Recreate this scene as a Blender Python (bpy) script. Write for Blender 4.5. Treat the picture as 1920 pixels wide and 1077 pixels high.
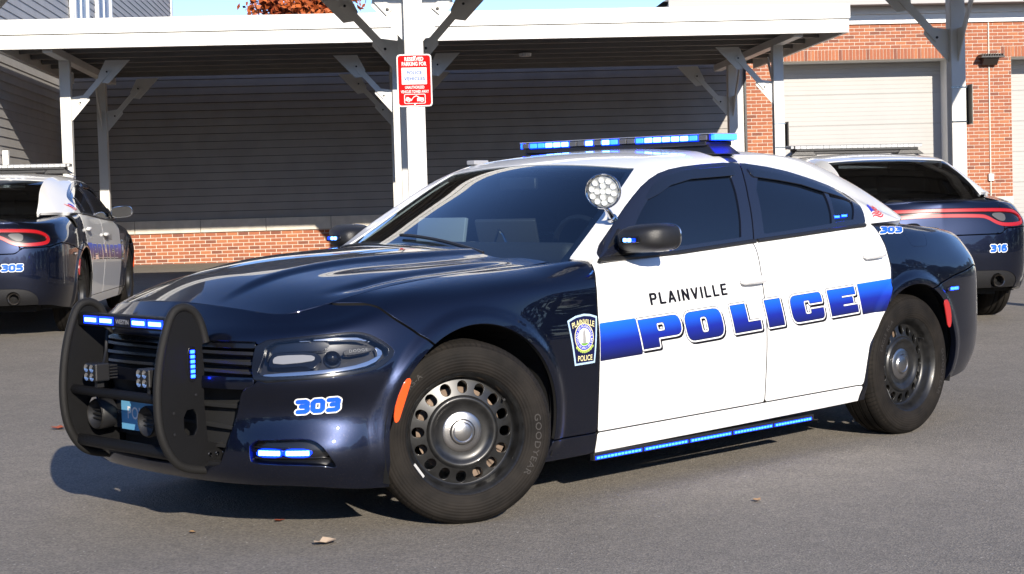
import bpy, bmesh, math, random
import numpy as np
from mathutils import Vector, Matrix
for o in list(bpy.data.objects): bpy.data.objects.remove(o, do_unlink=True)
SC = bpy.context.scene
COL = SC.collection
rng = random.Random(7)
# ------------------------------------------------------------------ camera
F_PX, CAM = 3183.57, np.array([4.5296, 5.7529, 1.2982])
YAW, PITCH, ROLL = math.radians(225.7267), math.radians(-3.2052), math.radians(-1.2786)
def cam_axes():
    cy, sy, cp, sp = math.cos(YAW), math.sin(YAW), math.cos(PITCH), math.sin(PITCH)
    f = np.array([cy*cp, sy*cp, sp]); r = np.array([sy, -cy, 0]); u = np.cross(r, f)
    c, s = math.cos(ROLL), math.sin(ROLL)
    return f, c*r + s*u, -s*r + c*u
cf, cr, cu = cam_axes()
cam = bpy.data.objects.new('camera', bpy.data.cameras.new('camera')); COL.objects.link(cam)
m = Matrix.Identity(4)
for i in range(3):
    m[i][0], m[i][1], m[i][2], m[i][3] = cr[i], cu[i], -cf[i], CAM[i]
cam.matrix_world = m
cam.data.sensor_width = 36; cam.data.lens = F_PX/1920*36; cam.data.clip_end = 3000; cam.data.clip_start = .05
SC.camera = cam
# ------------------------------------------------------------------ world, sun, exposure
SUN_AZ, SUN_EL = math.radians(63.0), math.radians(22.0)      # direction towards the sun, from +x towards +y
W = bpy.data.worlds.new('World'); SC.world = W; W.use_nodes = True
nt = W.node_tree; bgn = nt.nodes['Background']
sky = nt.nodes.new('ShaderNodeTexSky'); sky.sky_type = 'NISHITA'; sky.sun_disc = False
sky.sun_elevation = SUN_EL; sky.sun_rotation = math.radians(90) - SUN_AZ
sky.air_density = .8; sky.dust_density = .05; sky.ozone_density = 2.6; sky.altitude = 50
tn_ = nt.nodes.new('ShaderNodeMixRGB'); tn_.blend_type = 'MULTIPLY'; tn_.inputs[0].default_value = 1; tn_.inputs[2].default_value = (.84, .93, 1.16, 1)
nt.links.new(sky.outputs[0], tn_.inputs[1]); nt.links.new(tn_.outputs[0], bgn.inputs[0]); bgn.inputs[1].default_value = .11
sun = bpy.data.objects.new('sun', bpy.data.lights.new('sun', 'SUN')); COL.objects.link(sun)
sun.data.energy = 4.2; sun.data.angle = math.radians(.5); sun.data.color = (1, .91, .78)
sd = Vector((math.cos(SUN_AZ)*math.cos(SUN_EL), math.sin(SUN_AZ)*math.cos(SUN_EL), math.sin(SUN_EL)))
sun.rotation_euler = sd.to_track_quat('Z', 'Y').to_euler(); sun.location = (20, 35, 25)
vs = SC.view_settings; vs.view_transform = 'Standard'; vs.look = 'None'; vs.gamma = 1; vs.exposure = 0.85; vs.use_curve_mapping = False
SC.cycles.max_bounces = 8; SC.cycles.transparent_max_bounces = 12; SC.cycles.caustics_reflective = False; SC.cycles.caustics_refractive = False
SC.cycles.sample_clamp_indirect = 6.0
SC.cycles.use_denoising = True
# ------------------------------------------------------------------ materials
def sock(b, *names):
    for n in names:
        if n in b.inputs: return b.inputs[n]
MATS = {}
def mat(name, col, rough=.5, metal=0., coat=0., emit=None, es=0., var=0., vscale=8., bump=0., bscale=60., ior=None, alpha=None, trans=0., coat_rough=.03):
    if name in MATS: return MATS[name]
    M = bpy.data.materials.new(name); M.use_nodes = True; t = M.node_tree; b = t.nodes['Principled BSDF']
    b.inputs['Base Color'].default_value = (*col, 1); b.inputs['Roughness'].default_value = rough; b.inputs['Metallic'].default_value = metal
    if coat: b.inputs['Coat Weight'].default_value = coat; b.inputs['Coat Roughness'].default_value = coat_rough
    if emit: b.inputs['Emission Color'].default_value = (*emit, 1); b.inputs['Emission Strength'].default_value = es
    if ior: b.inputs['IOR'].default_value = ior
    if trans: b.inputs['Transmission Weight'].default_value = trans
    if var:
        tc = t.nodes.new('ShaderNodeTexCoord'); n = t.nodes.new('ShaderNodeTexNoise'); n.inputs['Scale'].default_value = vscale; n.inputs['Detail'].default_value = 6
        cr_ = t.nodes.new('ShaderNodeValToRGB'); cr_.color_ramp.elements[0].position = .3; cr_.color_ramp.elements[1].position = .7
        cr_.color_ramp.elements[0].color = (*[max(0, c*(1-var)) for c in col], 1); cr_.color_ramp.elements[1].color = (*[min(1, c*(1+var)) for c in col], 1)
        t.links.new(tc.outputs['Object'], n.inputs['Vector']); t.links.new(n.outputs['Fac'], cr_.inputs[0]); t.links.new(cr_.outputs[0], b.inputs['Base Color'])
    if bump:
        tc = t.nodes.new('ShaderNodeTexCoord'); n = t.nodes.new('ShaderNodeTexNoise'); n.inputs['Scale'].default_value = bscale; n.inputs['Detail'].default_value = 4
        bp = t.nodes.new('ShaderNodeBump'); bp.inputs['Strength'].default_value = bump; bp.inputs['Distance'].default_value = .01
        t.links.new(tc.outputs['Object'], n.inputs['Vector']); t.links.new(n.outputs['Fac'], bp.inputs['Height']); t.links.new(bp.outputs[0], b.inputs['Normal'])
    MATS[name] = M
    return M
# ------------------------------------------------------------------ object helpers
def link(o, parent=None):
    COL.objects.link(o)
    if parent is not None: o.parent = parent
    return o
def tag(o, label=None, cat=None, group=None, kind=None):
    if label: o['label'] = label
    if cat: o['category'] = cat
    if group: o['group'] = group
    if kind: o['kind'] = kind
    return o
def empty(name, loc=(0, 0, 0), parent=None, rz=0.):
    o = bpy.data.objects.new(name, None); o.empty_display_size = .2; link(o, parent); o.location = loc; o.rotation_euler = (0, 0, rz)
    return o
def mesh_obj(name, V, F, material, parent=None, N=None, smooth=False, loc=None):
    me = bpy.data.meshes.new(name)
    me.from_pydata([tuple(map(float, v)) for v in V], [], [tuple(int(i) for i in f) for f in F])
    if smooth or N is not None: me.polygons.foreach_set('use_smooth', [True]*len(me.polygons))
    me.materials.append(material); me.update()
    if N is not None: me.normals_split_custom_set_from_vertices([tuple(map(float, n)) for n in N])
    o = bpy.data.objects.new(name, me); link(o, parent)
    if loc is not None: o.location = loc
    return o
class MB:
    """collects simple solids into one mesh"""
    def __init__(s): s.V = []; s.F = []
    def add(s, V, F):
        k = len(s.V); s.V += [tuple(v) for v in V]; s.F += [tuple(i+k for i in f) for f in F]; return s
    def box(s, x0, x1, y0, y1, z0, z1):
        V = [(x, y, z) for x in (x0, x1) for y in (y0, y1) for z in (z0, z1)]
        return s.add(V, [(0, 1, 3, 2), (4, 6, 7, 5), (0, 4, 5, 1), (2, 3, 7, 6), (0, 2, 6, 4), (1, 5, 7, 3)])
    def obox(s, c, ax, ay, az):
        c, ax, ay, az = [np.array(v, float) for v in (c, ax, ay, az)]
        V = [c+i*ax+j*ay+k*az for i in (-1, 1) for j in (-1, 1) for k in (-1, 1)]
        return s.add(V, [(0, 1, 3, 2), (4, 6, 7, 5), (0, 4, 5, 1), (2, 3, 7, 6), (0, 2, 6, 4), (1, 5, 7, 3)])
    def bar(s, a, b, w, h, up=(0, 0, 1)):
        a, b = np.array(a, float), np.array(b, float); d = b-a; L = np.linalg.norm(d); d /= L
        sd_ = np.cross(d, up); sd_ /= np.linalg.norm(sd_); u = np.cross(sd_, d)
        return s.obox((a+b)/2, d*L/2, sd_*w/2, u*h/2)
    def tube(s, pts, r, n=10, closed=False, caps=True):
        P = [np.array(q, float) for q in pts]; k = len(P); rings = []
        rr = r if hasattr(r, '__len__') else [r]*k
        up = None
        for i in range(k):
            if closed: d = P[(i+1) % k]-P[i-1]
            else: d = P[min(i+1, k-1)]-P[max(i-1, 0)]
            d /= np.linalg.norm(d)
            if up is None: up = np.array((0, 0, 1.)) if abs(d[2]) < .9 else np.array((1., 0, 0))
            a = np.cross(d, up); a /= np.linalg.norm(a); u = np.cross(a, d); up = u
            rings.append([P[i]+rr[i]*(math.cos(2*math.pi*j/n)*a+math.sin(2*math.pi*j/n)*u) for j in range(n)])
        V = [v for q in rings for v in q]; F = []
        for i in range(k if closed else k-1):
            for j in range(n):
                F.append((i*n+j, i*n+(j+1) % n, ((i+1) % k)*n+(j+1) % n, ((i+1) % k)*n+j))
        if caps and not closed: F += [tuple(range(n))[::-1], tuple((k-1)*n+j for j in range(n))]
        return s.add(V, F)
    def prism(s, poly, f0, f1):
        """poly: 2D points; f0/f1 map a 2D point to the 3D front/back face"""
        n = len(poly); V = [f0(q) for q in poly]+[f1(q) for q in poly]
        return s.add(V, [tuple(range(n)), tuple(range(2*n-1, n-1, -1))]+[(i, n+i, n+(i+1) % n, (i+1) % n) for i in range(n)])
    def lathe(s, prof, n=48, org=(0, 0, 0), ax=(0, 1, 0), closed=False):
        """prof: (radius, height along ax)"""
        ax = np.array(ax, float); ax /= np.linalg.norm(ax)
        a = np.cross(ax, (0, 0, 1.)) if abs(ax[2]) < .9 else np.cross(ax, (1., 0, 0)); a /= np.linalg.norm(a); u = np.cross(a, ax)
        V = []; m_ = len(prof)
        for j in range(n):
            t = 2*math.pi*j/n; d = math.cos(t)*a+math.sin(t)*u
            V += [np.array(org)+r*d+h*ax for r, h in prof]
        F = []
        for j in range(n):
            for i in range(m_ if closed else m_-1):
                k = (i+1) % m_; q = (j+1) % n
                F.append((j*m_+i, j*m_+k, q*m_+k, q*m_+i))
        return s.add(V, F)
    def build(s, name, material, parent=None, smooth=False, bevel=0., seg=2, loc=None, angle=None):
        me = bpy.data.meshes.new(name); me.from_pydata([tuple(map(float, v)) for v in s.V], [], s.F)
        bm = bmesh.new(); bm.from_mesh(me)
        bmesh.ops.remove_doubles(bm, verts=bm.verts, dist=1e-6)
        bmesh.ops.recalc_face_normals(bm, faces=bm.faces)
        if bevel:
            eds = [e for e in bm.edges if len(e.link_faces) == 2 and e.calc_face_angle(0) > .5]
            bmesh.ops.bevel(bm, geom=eds, offset=bevel, segments=seg, profile=.5, affect='EDGES', clamp_overlap=True)
        if smooth or angle:
            lim = angle or .7
            for f in bm.faces: f.smooth = True
            for e in bm.edges:
                if len(e.link_faces) == 2 and e.calc_face_angle(0) > lim: e.smooth = False
        bm.to_mesh(me); bm.free(); me.materials.append(material)
        o = bpy.data.objects.new(name, me); link(o, parent)
        if loc is not None: o.location = loc
        return o
def text_mesh(body, height, bold=0., spacing=1., width=1.):
    """triangles of a line of print, lower-left at 0,0, capital height = height"""
    cu_ = bpy.data.curves.new('t', 'FONT'); cu_.body = body; cu_.size = 1; cu_.offset = bold; cu_.space_character = spacing; cu_.resolution_u = 3
    ob = bpy.data.objects.new('t', cu_); COL.objects.link(ob)
    dg = bpy.context.evaluated_depsgraph_get(); me = ob.evaluated_get(dg).to_mesh(); me.calc_loop_triangles()
    V = np.array([v.co[:] for v in me.vertices]); T = np.array([t.vertices[:] for t in me.loop_triangles])
    ob.to_mesh_clear(); bpy.data.objects.remove(ob); bpy.data.curves.remove(cu_)
    V = V[:, :2]-V[:, :2].min(0); k = height/V[:, 1].max(); V *= k; V[:, 0] *= width
    return V, T

def cub(t,y,tt):
    t=np.asarray(t,float);y=np.asarray(y,float);tt=np.asarray(tt,float)
    n=len(t);h=np.diff(t);A=np.eye(n);b=np.zeros((n,)+y.shape[1:])
    for i in range(1,n-1):
        A[i,i-1]=h[i-1];A[i,i]=2*(h[i-1]+h[i]);A[i,i+1]=h[i]
        b[i]=6*((y[i+1]-y[i])/h[i]-(y[i]-y[i-1])/h[i-1])
    m=np.linalg.solve(A,b); k=np.clip(np.searchsorted(t,tt)-1,0,n-2); d=tt-t[k];hh=h[k]
    if y.ndim>1: d=d[:,None];hh=hh[:,None]
    return y[k]+d*((y[k+1]-y[k])/hh-hh*(2*m[k]+m[k+1])/6)+d**2*m[k]/2+d**3*(m[k+1]-m[k])/(6*hh)
def pch(t,y,tt):
    t=np.asarray(t,float);y=np.asarray(y,float);tt=np.asarray(tt,float)
    h=np.diff(t);dl=np.diff(y)/h;n=len(t);m=np.zeros(n)
    for i in range(1,n-1):
        if dl[i-1]*dl[i]>0:
            w1=2*h[i]+h[i-1];w2=h[i]+2*h[i-1];m[i]=(w1+w2)/(w1/dl[i-1]+w2/dl[i])
    m[0]=dl[0];m[-1]=dl[-1]
    k=np.clip(np.searchsorted(t,tt)-1,0,n-2);hh=h[k];u=np.clip((tt-t[k])/hh,0,1)
    return (2*u**3-3*u**2+1)*y[k]+(u**3-2*u**2+u)*hh*m[k]+(3*u**2-2*u**3)*y[k+1]+(u**3-u**2)*hh*m[k+1]
def smooth1(v,n):
    for _ in range(n):
        w=v.copy(); w[1:-1]=.25*v[:-2]+.5*v[1:-1]+.25*v[2:]; v=w
    return v
# ---------------------------------------------------------------- lower body belt
PLAN=np.array([(.935,0),(.925,.25),(.885,.48),(.80,.66),(.67,.795),(.52,.875),(.32,.925),(0,.945),(-.4,.945),(-.8,.945),
 (-1.4,.948),(-2.0,.95),(-2.5,.952),(-2.8,.952),(-3.1,.95),(-3.45,.935),(-3.72,.895),(-3.92,.79),(-4.04,.6),(-4.09,.3),(-4.105,0)])
LZ=[{0:.225,3:.225,5:.20,6:.195,8:.19,10:.20,12:.215,14:.23,16:.27,17:.30,20:.30},
 {0:.285,5:.27,8:.275,10:.285,12:.295,14:.31,16:.36,20:.38},
 {0:.38,5:.37,8:.38,12:.41,16:.47,20:.50},
 {0:.50,5:.50,8:.52,12:.55,14:.56,16:.58,20:.60},
 {0:.60,3:.61,5:.63,6:.66,8:.68,12:.70,16:.72,20:.72},
 {0:.70,3:.71,5:.74,6:.79,7:.82,8:.82,10:.83,12:.85,16:.85,20:.82},
 {0:.78,3:.78,4:.795,5:.825,6:.87,7:.905,8:.92,9:.925,12:.96,14:.975,15:.965,16:.945,17:.94,20:.955},
 {0:.835,3:.825,4:.835,5:.87,6:.92,7:.95,8:.975,9:1.005,10:1.02,11:1.05,12:1.08,13:1.085,14:1.075,15:1.05,16:1.025,17:1.012,20:1.028}]
LD=[{0:.03,4:.03,6:.04,8:.055,10:.055,13:.05,15:.05,17:.06,20:.07},
 {0:0,4:0,5:.01,6:.015,8:.035,12:.035,14:.02,16:.02,20:.03},
 {0:.02,2:0,3:-.010,4:-.010,5:0,6:.005,8:.022,12:.022,14:0,20:.01},
 {0:0,2:.012,3:.020,4:.020,5:.010,6:.002,8:.006,12:.006,14:0,20:0},
 {0:0,2:-.010,3:-.018,4:-.018,5:-.009,6:0,8:0,12:0,14:-.005,16:0,20:.01},
 {0:.02,3:.02,5:.025,6:.025,7:.02,8:.01,12:.01,14:0,16:.01,20:.03},
 {0:.045,3:.045,5:.06,6:.065,7:.06,8:.03,9:.022,12:.025,14:.035,16:.06,17:.06,20:.05},
 {0:.085,3:.09,5:.12,6:.13,7:.14,8:.12,9:.07,10:.06,12:.06,13:.08,14:.11,15:.12,16:.13,17:.12,20:.065}]
L8XY=np.array([(.80,0),(.79,.25),(.755,.46),(.70,.585),(.615,.64),(.50,.685),(.30,.712),(0,.727),(-.4,.745),(-.8,.79),(-1.4,.80),
 (-2.0,.80),(-2.5,.79),(-2.8,.77),(-3.1,.72),(-3.45,.66),(-3.70,.64),(-3.86,.60),(-3.96,.48),(-4.0,.25),(-4.01,0)])
L8Z={8:.989,9:1.005,10:1.03,11:1.055,12:1.085,13:1.095,14:1.09,15:1.066,16:1.046,17:1.036,20:1.05}
HX=[.9,.8,.7,.6,.4,.2,0,-.25,-.5,-.8]
HC=[.845,.893,.935,.968,1.010,1.036,1.05,1.06,1.06,1.05]
EX=[.9,.7,.615,.5,.4,.235,.04,-.106,-.455,-.8]
EZ=[.80,.853,.874,.903,.923,.95,.967,.975,.991,1.0]
YX=[.9,.7,.615,.5,.3,0,-.4,-.8]
YE=[.57,.60,.64,.685,.712,.727,.745,.79]
def sst(x): x=np.clip(x,0,1); return x*x*(3-2*x)
def hood_z(x,y,feat=True):
    x=np.asarray(x,float);y=np.abs(np.asarray(y,float))
    f=lambda X,Y:cub(X[::-1],Y[::-1],x)
    zc,ze,ye=f(HX,HC),f(EX,EZ),f(YX,YE)
    t=y/ye
    z=zc-(zc-ze)*np.clip(t,0,1.3)**2.1
    if feat:
        fade=sst((.80-x)/.25)
        # centre dome, side scallop
        yd=.27+.14*sst((.7-x)/1.2)
        z=z+fade*(.014*sst((yd+.03-y)/.06)-.012*np.exp(-((y-yd-.10)/.07)**2)*sst((.55-x)/.6))
        z=z-fade*.010*np.exp(-((y-(ye-.075))/.028)**2)*sst((.55-x)/.2)*sst((x+.45)/.3)
    return z
def keyed(d,s):
    k=sorted(d); return pch(k,[d[i] for i in k],s)
def arch_c(): return (.03,.355,.435),(-3.04,.37,.412)
def belt(ds=.016,nv=80):
    S=np.arange(21.)
    # column parameter: dense stations evenly in arclength
    ss=np.linspace(0,20,4001); pl=cub(S,PLAN,ss)
    a=np.r_[0,np.cumsum(np.hypot(*np.diff(pl,axis=0).T))]
    n=int(a[-1]/ds); A=np.linspace(0,a[-1],n+1); sc=np.interp(A,a,ss)
    P=cub(S,PLAN,sc); T=np.gradient(P,axis=0); T/=np.linalg.norm(T,axis=1)[:,None]
    N=np.c_[-T[:,1],T[:,0]]
    N=-N if (N[len(N)//2,1]<0) else N
    N[0]=(1,0);N[-1]=(-1,0)
    z8=dict(L8Z)
    for i in range(8): z8[i]=float(hood_z([L8XY[i,0]],[L8XY[i,1]],False)[0])
    lev=[]
    for k in range(8):
        d=smooth1(keyed(LD[k],sc),12); z=smooth1(keyed(LZ[k],sc),12)
        lev.append(np.c_[P-d[:,None]*N,z])
    p8=cub(S,L8XY,sc); lev.append(np.c_[p8,smooth1(keyed(z8,sc),12)])
    lev=np.array(lev)              # 9,n,3
    # cross interpolation by chordal parameter shared across columns
    v=np.linspace(0,8,nv+1)
    G=np.zeros((nv+1,len(A),3))
    V=np.arange(9.)
    for j in range(3): G[:,:,j]=cub(V,lev[:,:,j],v)
    # arch lips
    x,y,z=G[...,0],G[...,1],G[...,2]
    for cx,cz,r in arch_c():
        rr=np.hypot(x-cx,z-cz); side=sst((y-.80)/.08)
        bump=.017*sst((r+.068-rr)/.042)*sst((rr-r+.10)/.05)*sst((z-.22)/.08)
        G[...,1]+=bump*side
    G[:,0,1]=0;G[:,-1,1]=0
    return G,A,v,sc
# ---------------------------------------------------------------- greenhouse
GX=np.array([-.45,-.55,-.70,-.89,-1.04,-1.19,-1.33,-1.54,-1.88,-2.22,-2.47,-2.64,-2.80,-2.95,-3.10,-3.25,-3.38,-3.52])
GC=np.array([1.012,1.075,1.163,1.268,1.344,1.413,1.455,1.486,1.501,1.494,1.470,1.447,1.413,1.366,1.307,1.232,1.160,1.070])  # centre z
GIY=np.array([.86,.83,.785,.735,.695,.65,.60,.56,.55,.56,.57,.56,.56,.565,.58,.60,.61,.62])  # pillar inner y
GIZ=np.array([.94,.97,1.045,1.16,1.255,1.348,1.42,1.459,1.474,1.467,1.449,1.430,1.392,1.342,1.282,1.205,1.132,1.045])
GRY=np.array([.90,.89,.872,.82,.78,.745,.725,.71,.70,.705,.72,.735,.75,.765,.775,.785,.79,.795])  # rail
GRZ=np.array([.90,.95,1.020,1.154,1.248,1.334,1.382,1.405,1.4225,1.3875,1.335,1.289,1.235,1.180,1.13,1.08,1.03,.97])
BX=np.array([-.45,-.8,-1.2,-1.8,-2.68,-3.1,-3.52]); BY=np.array([.90,.893,.89,.888,.885,.86,.83]); BZ=np.array([1.0,1.0,1.0,1.03,1.085,1.085,1.0])
def green(nx=260,nt=40,ns=34):
    X=np.linspace(-.45,-3.52,nx+1); t=X
    o=lambda v,X0=GX: cub(X0[::-1],v[::-1],t)
    zc,iy,iz,ry,rz=o(GC),o(GIY),o(GIZ),o(GRY),o(GRZ)
    by,bz=cub(BX[::-1],BY[::-1],t),cub(BX[::-1],BZ[::-1],t)
    bz=np.minimum(bz,rz-.004)
    rows=[]
    # cross sections: centre, third, inner, rail, mid-side, belt (spline in chord)
    G=np.zeros((nt+ns+1,nx+1,3))
    for i in range(nx+1):
        c=np.array([(-iy[i],iz[i]),(0,zc[i]),(iy[i],iz[i])])
        u=np.linspace(0,1,nt-7)
        top=np.c_[u*iy[i], zc[i]-(zc[i]-iz[i])*u**2.15]
        u=np.linspace(0,1,8)[1:]
        ra=np.c_[iy[i]+(ry[i]-iy[i])*u, iz[i]+(rz[i]-iz[i])*(.55*u+.45*u**2)]
        u=np.linspace(0,1,ns+1)[1:]
        bul=.022*np.sin(np.pi*u)
        sd=np.c_[ry[i]+(by[i]-ry[i])*u+bul, rz[i]+(bz[i]-rz[i])*u]
        q=np.r_[top,ra,sd]
        # even out spacing then round the rail
        sm=q.copy()
        for _ in range(6):
            w=sm.copy(); w[1:-1]=.25*sm[:-2]+.5*sm[1:-1]+.25*sm[2:]; sm=w
        k=np.arange(len(q)); wt=np.exp(-((k-nt+1)/7.)**2)[:,None]
        q=q*(1-wt)+sm*wt
        G[:len(q),i,1:]=q; G[:,i,0]=X[i]
    return G[:len(q)],X
# ------------------------------------------------------------------ sheets: dense surface samples that are cut into panels
class Sheet:
    def __init__(s, V, N, A, T): s.V, s.N, s.A, s.T = V, N, A, T
    def offset(s, d): return Sheet(s.V+s.N*d, s.N, s.A, s.T)
def grid_sheet(G, A, flip_ref):
    m_, n_, _ = G.shape
    du = np.gradient(G, axis=1); dv = np.gradient(G, axis=0); N = np.cross(du, dv); L = np.linalg.norm(N, axis=2); L[L < 1e-12] = 1; N /= L[..., None]
    s = np.sign((N*flip_ref(G)).sum(2)); s = 1 if np.median(s) >= 0 else -1
    N *= s
    I = np.arange(m_*n_).reshape(m_, n_); a, b, c, d = I[:-1, :-1].ravel(), I[:-1, 1:].ravel(), I[1:, 1:].ravel(), I[1:, :-1].ravel()
    T = np.r_[np.c_[a, b, c], np.c_[a, c, d]] if s > 0 else np.r_[np.c_[a, c, b], np.c_[a, d, c]]
    return Sheet(G.reshape(-1, 3), N.reshape(-1, 3), A.reshape(m_*n_, -1), T)
def clip(sh, f):
    f = np.asarray(f, float); f = np.where(np.abs(f) < 1e-7, 1e-7, f)
    ins = f > 0; cnt = ins[sh.T].sum(1)
    full = sh.T[cnt == 3]; part = sh.T[(cnt == 1) | (cnt == 2)]
    D = np.c_[sh.V, sh.N, sh.A]; new = []; cache = {}; n0 = len(D); out = []
    def cut(i, j):
        k = (i, j) if i < j else (j, i)
        if k not in cache:
            t = f[i]/(f[i]-f[j]); cache[k] = n0+len(new); new.append(D[i]+t*(D[j]-D[i]))
        return cache[k]
    for tr in part:
        a, b, c = (int(q) for q in tr)
        if ins[[a, b, c]].sum() == 1:
            while not ins[a]: a, b, c = b, c, a
            out.append((a, cut(a, b), cut(a, c)))
        else:
            while ins[a]: a, b, c = b, c, a
            p, q = cut(a, b), cut(a, c); out += [(p, b, c), (p, c, q)]
    T = np.r_[full, np.array(out, int).reshape(-1, 3)]
    if new: D = np.r_[D, np.array(new)]
    used = np.unique(T); mp = np.zeros(len(D), int); mp[used] = np.arange(len(used)); D = D[used]
    N = D[:, 3:6]; L = np.linalg.norm(N, axis=1); L[L == 0] = 1
    return Sheet(D[:, :3], N/L[:, None], D[:, 6:], mp[T])
def chaikin(P, n=2):
    P = np.array(P, float)
    for _ in range(n):
        Q = np.roll(P, -1, 0); P = np.stack([.75*P+.25*Q, .25*P+.75*Q], 1).reshape(-1, 2)
    return P
def sdf(P, poly):
    """signed distance, positive inside"""
    P = np.asarray(P, float); poly = np.asarray(poly, float); d2 = np.full(len(P), 1e9); ins = np.zeros(len(P), bool)
    lo, hi = poly.min(0)-.1, poly.max(0)+.1
    near = ((P >= lo) & (P <= hi)).all(1); Q = P[near]; dd = np.full(len(Q), 1e9); ii = np.zeros(len(Q), bool)
    for a, b in zip(poly, np.roll(poly, -1, 0)):
        e = b-a; w = Q-a; L = e@e
        if L < 1e-14: continue
        t = np.clip((w@e)/L, 0, 1); r = w-t[:, None]*e; dd = np.minimum(dd, (r*r).sum(1))
        c = (a[1] > Q[:, 1]) != (b[1] > Q[:, 1])
        with np.errstate(divide='ignore', invalid='ignore'):
            xi = a[0]+(Q[:, 1]-a[1])*(b[0]-a[0])/(b[1]-a[1] if b[1] != a[1] else 1e-12)
        ii ^= c & (Q[:, 0] < xi)
    d2[near] = dd; ins[near] = ii
    return np.where(ins, 1, -1)*np.sqrt(np.minimum(d2, 1e4))
def boundary(T):
    e = np.r_[T[:, [0, 1]], T[:, [1, 2]], T[:, [2, 0]]]; k = np.sort(e, 1)
    _, inv, c = np.unique(k, axis=0, return_inverse=True, return_counts=True)
    return e[c[inv.ravel()] == 1]
def mirror(sh):
    q = np.array([1, -1, 1.]); return Sheet(sh.V*q, sh.N*q, sh.A, sh.T[:, ::-1])
def join(a, b): return Sheet(np.r_[a.V, b.V], np.r_[a.N, b.N], np.r_[a.A, b.A], np.r_[a.T, b.T+len(a.V)])
def both(sh): return join(sh, mirror(sh))
def panel(name, sh, material, parent, depth=.018, rim=True, edge=None):
    V, N, F = sh.V, sh.N, sh.T.tolist(); deep = []
    if rim and depth:
        E = boundary(sh.T)
        E = E[~((np.abs(sh.V[E[:, 0], 1]) < 1e-5) & (np.abs(sh.V[E[:, 1], 1]) < 1e-5))]
        if len(E):
            ids = np.unique(E); mp = {int(i): k for k, i in enumerate(ids)}; n0 = len(V); k = len(ids)
            # rounded lip: outer edge, small roll, inner edge
            V0 = V[ids]; N0 = N[ids]
            out = np.zeros((k, 3))
            for a, b in E:
                t = V[b]-V[a]; o = np.cross(t, N[a]); o /= (np.linalg.norm(o)+1e-12); out[mp[int(a)]] += o; out[mp[int(b)]] += o
            out /= (np.linalg.norm(out, axis=1)[:, None]+1e-12)
            ei = np.array([(mp[int(a)], mp[int(b)]) for a, b in E])
            for _ in range(5):
                acc = out*1.0; np.add.at(acc, ei[:, 0], out[ei[:, 1]]); np.add.at(acc, ei[:, 1], out[ei[:, 0]])
                acc -= N0*(acc*N0).sum(1)[:, None]; out = acc/(np.linalg.norm(acc, axis=1)[:, None]+1e-12)
            r = .0018
            ring1 = V0+out*r*.7-N0*r*.5; ring2 = V0+out*r-N0*r*1.4; ring3 = V0+out*r-N0*depth
            n1 = N0+out; n1 /= np.linalg.norm(n1, axis=1)[:, None]
            V = np.r_[V, ring1, ring2, ring3]; N = np.r_[N, n1, out, out]
            for a, b in E:
                i, j = mp[int(a)], mp[int(b)]
                F.append((int(b), int(a), n0+i, n0+j))
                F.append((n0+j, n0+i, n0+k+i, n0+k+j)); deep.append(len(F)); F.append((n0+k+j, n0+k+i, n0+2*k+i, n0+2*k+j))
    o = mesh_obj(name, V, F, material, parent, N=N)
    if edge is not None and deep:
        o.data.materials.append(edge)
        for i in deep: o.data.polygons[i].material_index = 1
    return o
# ------------------------------------------------------------------ car materials
def paint(name, col, metal, rough, flake=0.):
    M = mat(name, col, rough, metal, coat=1.0, coat_rough=.015)
    t = M.node_tree; b = t.nodes['Principled BSDF']
    tc = t.nodes.new('ShaderNodeTexCoord'); n = t.nodes.new('ShaderNodeTexNoise'); n.inputs['Scale'].default_value = 2.2; n.inputs['Detail'].default_value = 8
    mr = t.nodes.new('ShaderNodeMapRange'); mr.inputs[3].default_value = rough*.85; mr.inputs[4].default_value = rough*1.25
    t.links.new(tc.outputs['Object'], n.inputs['Vector']); t.links.new(n.outputs['Fac'], mr.inputs[0]); t.links.new(mr.outputs[0], b.inputs['Roughness'])
    # road dust low on the flanks
    g = t.nodes.new('ShaderNodeNewGeometry'); sx = t.nodes.new('ShaderNodeSeparateXYZ'); t.links.new(tc.outputs['Object'], sx.inputs[0])
    d = t.nodes.new('ShaderNodeMapRange'); d.inputs[1].default_value = .62; d.inputs[2].default_value = .22; d.inputs[3].default_value = 0; d.inputs[4].default_value = 1
    n2 = t.nodes.new('ShaderNodeTexNoise'); n2.inputs['Scale'].default_value = 160; n2.inputs['Detail'].default_value = 5
    r2 = t.nodes.new('ShaderNodeMapRange'); r2.inputs[1].default_value = .55; r2.inputs[2].default_value = .78; r2.inputs[4].default_value = flake
    mu = t.nodes.new('ShaderNodeMath'); mu.operation = 'MULTIPLY'
    mx = t.nodes.new('ShaderNodeMixRGB'); mx.inputs[1].default_value = (*col, 1); mx.inputs[2].default_value = (.16, .13, .10, 1)
    t.links.new(sx.outputs[2], d.inputs[0]); t.links.new(tc.outputs['Object'], n2.inputs['Vector']); t.links.new(n2.outputs['Fac'], r2.inputs[0])
    t.links.new(d.outputs[0], mu.inputs[0]); t.links.new(r2.outputs[0], mu.inputs[1]); t.links.new(mu.outputs[0], mx.inputs[0]); t.links.new(mx.outputs[0], b.inputs['Base Color'])
    return M
NAVY = paint('navy_paint', (.0075, .0115, .029), .85, .34, .14)
WHITE = paint('white_paint', (.80, .80, .79), 0., .35, .12)
BLACK = mat('black_plastic', (.012, .012, .013), .42, bump=.15, bscale=900)
BGLOSS = mat('black_gloss', (.005, .005, .006), .22, coat=.25)
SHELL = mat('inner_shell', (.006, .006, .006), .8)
MATTE = mat('black_powder_coat', (.007, .007, .0075), .40, bump=.35, bscale=700)
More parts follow.
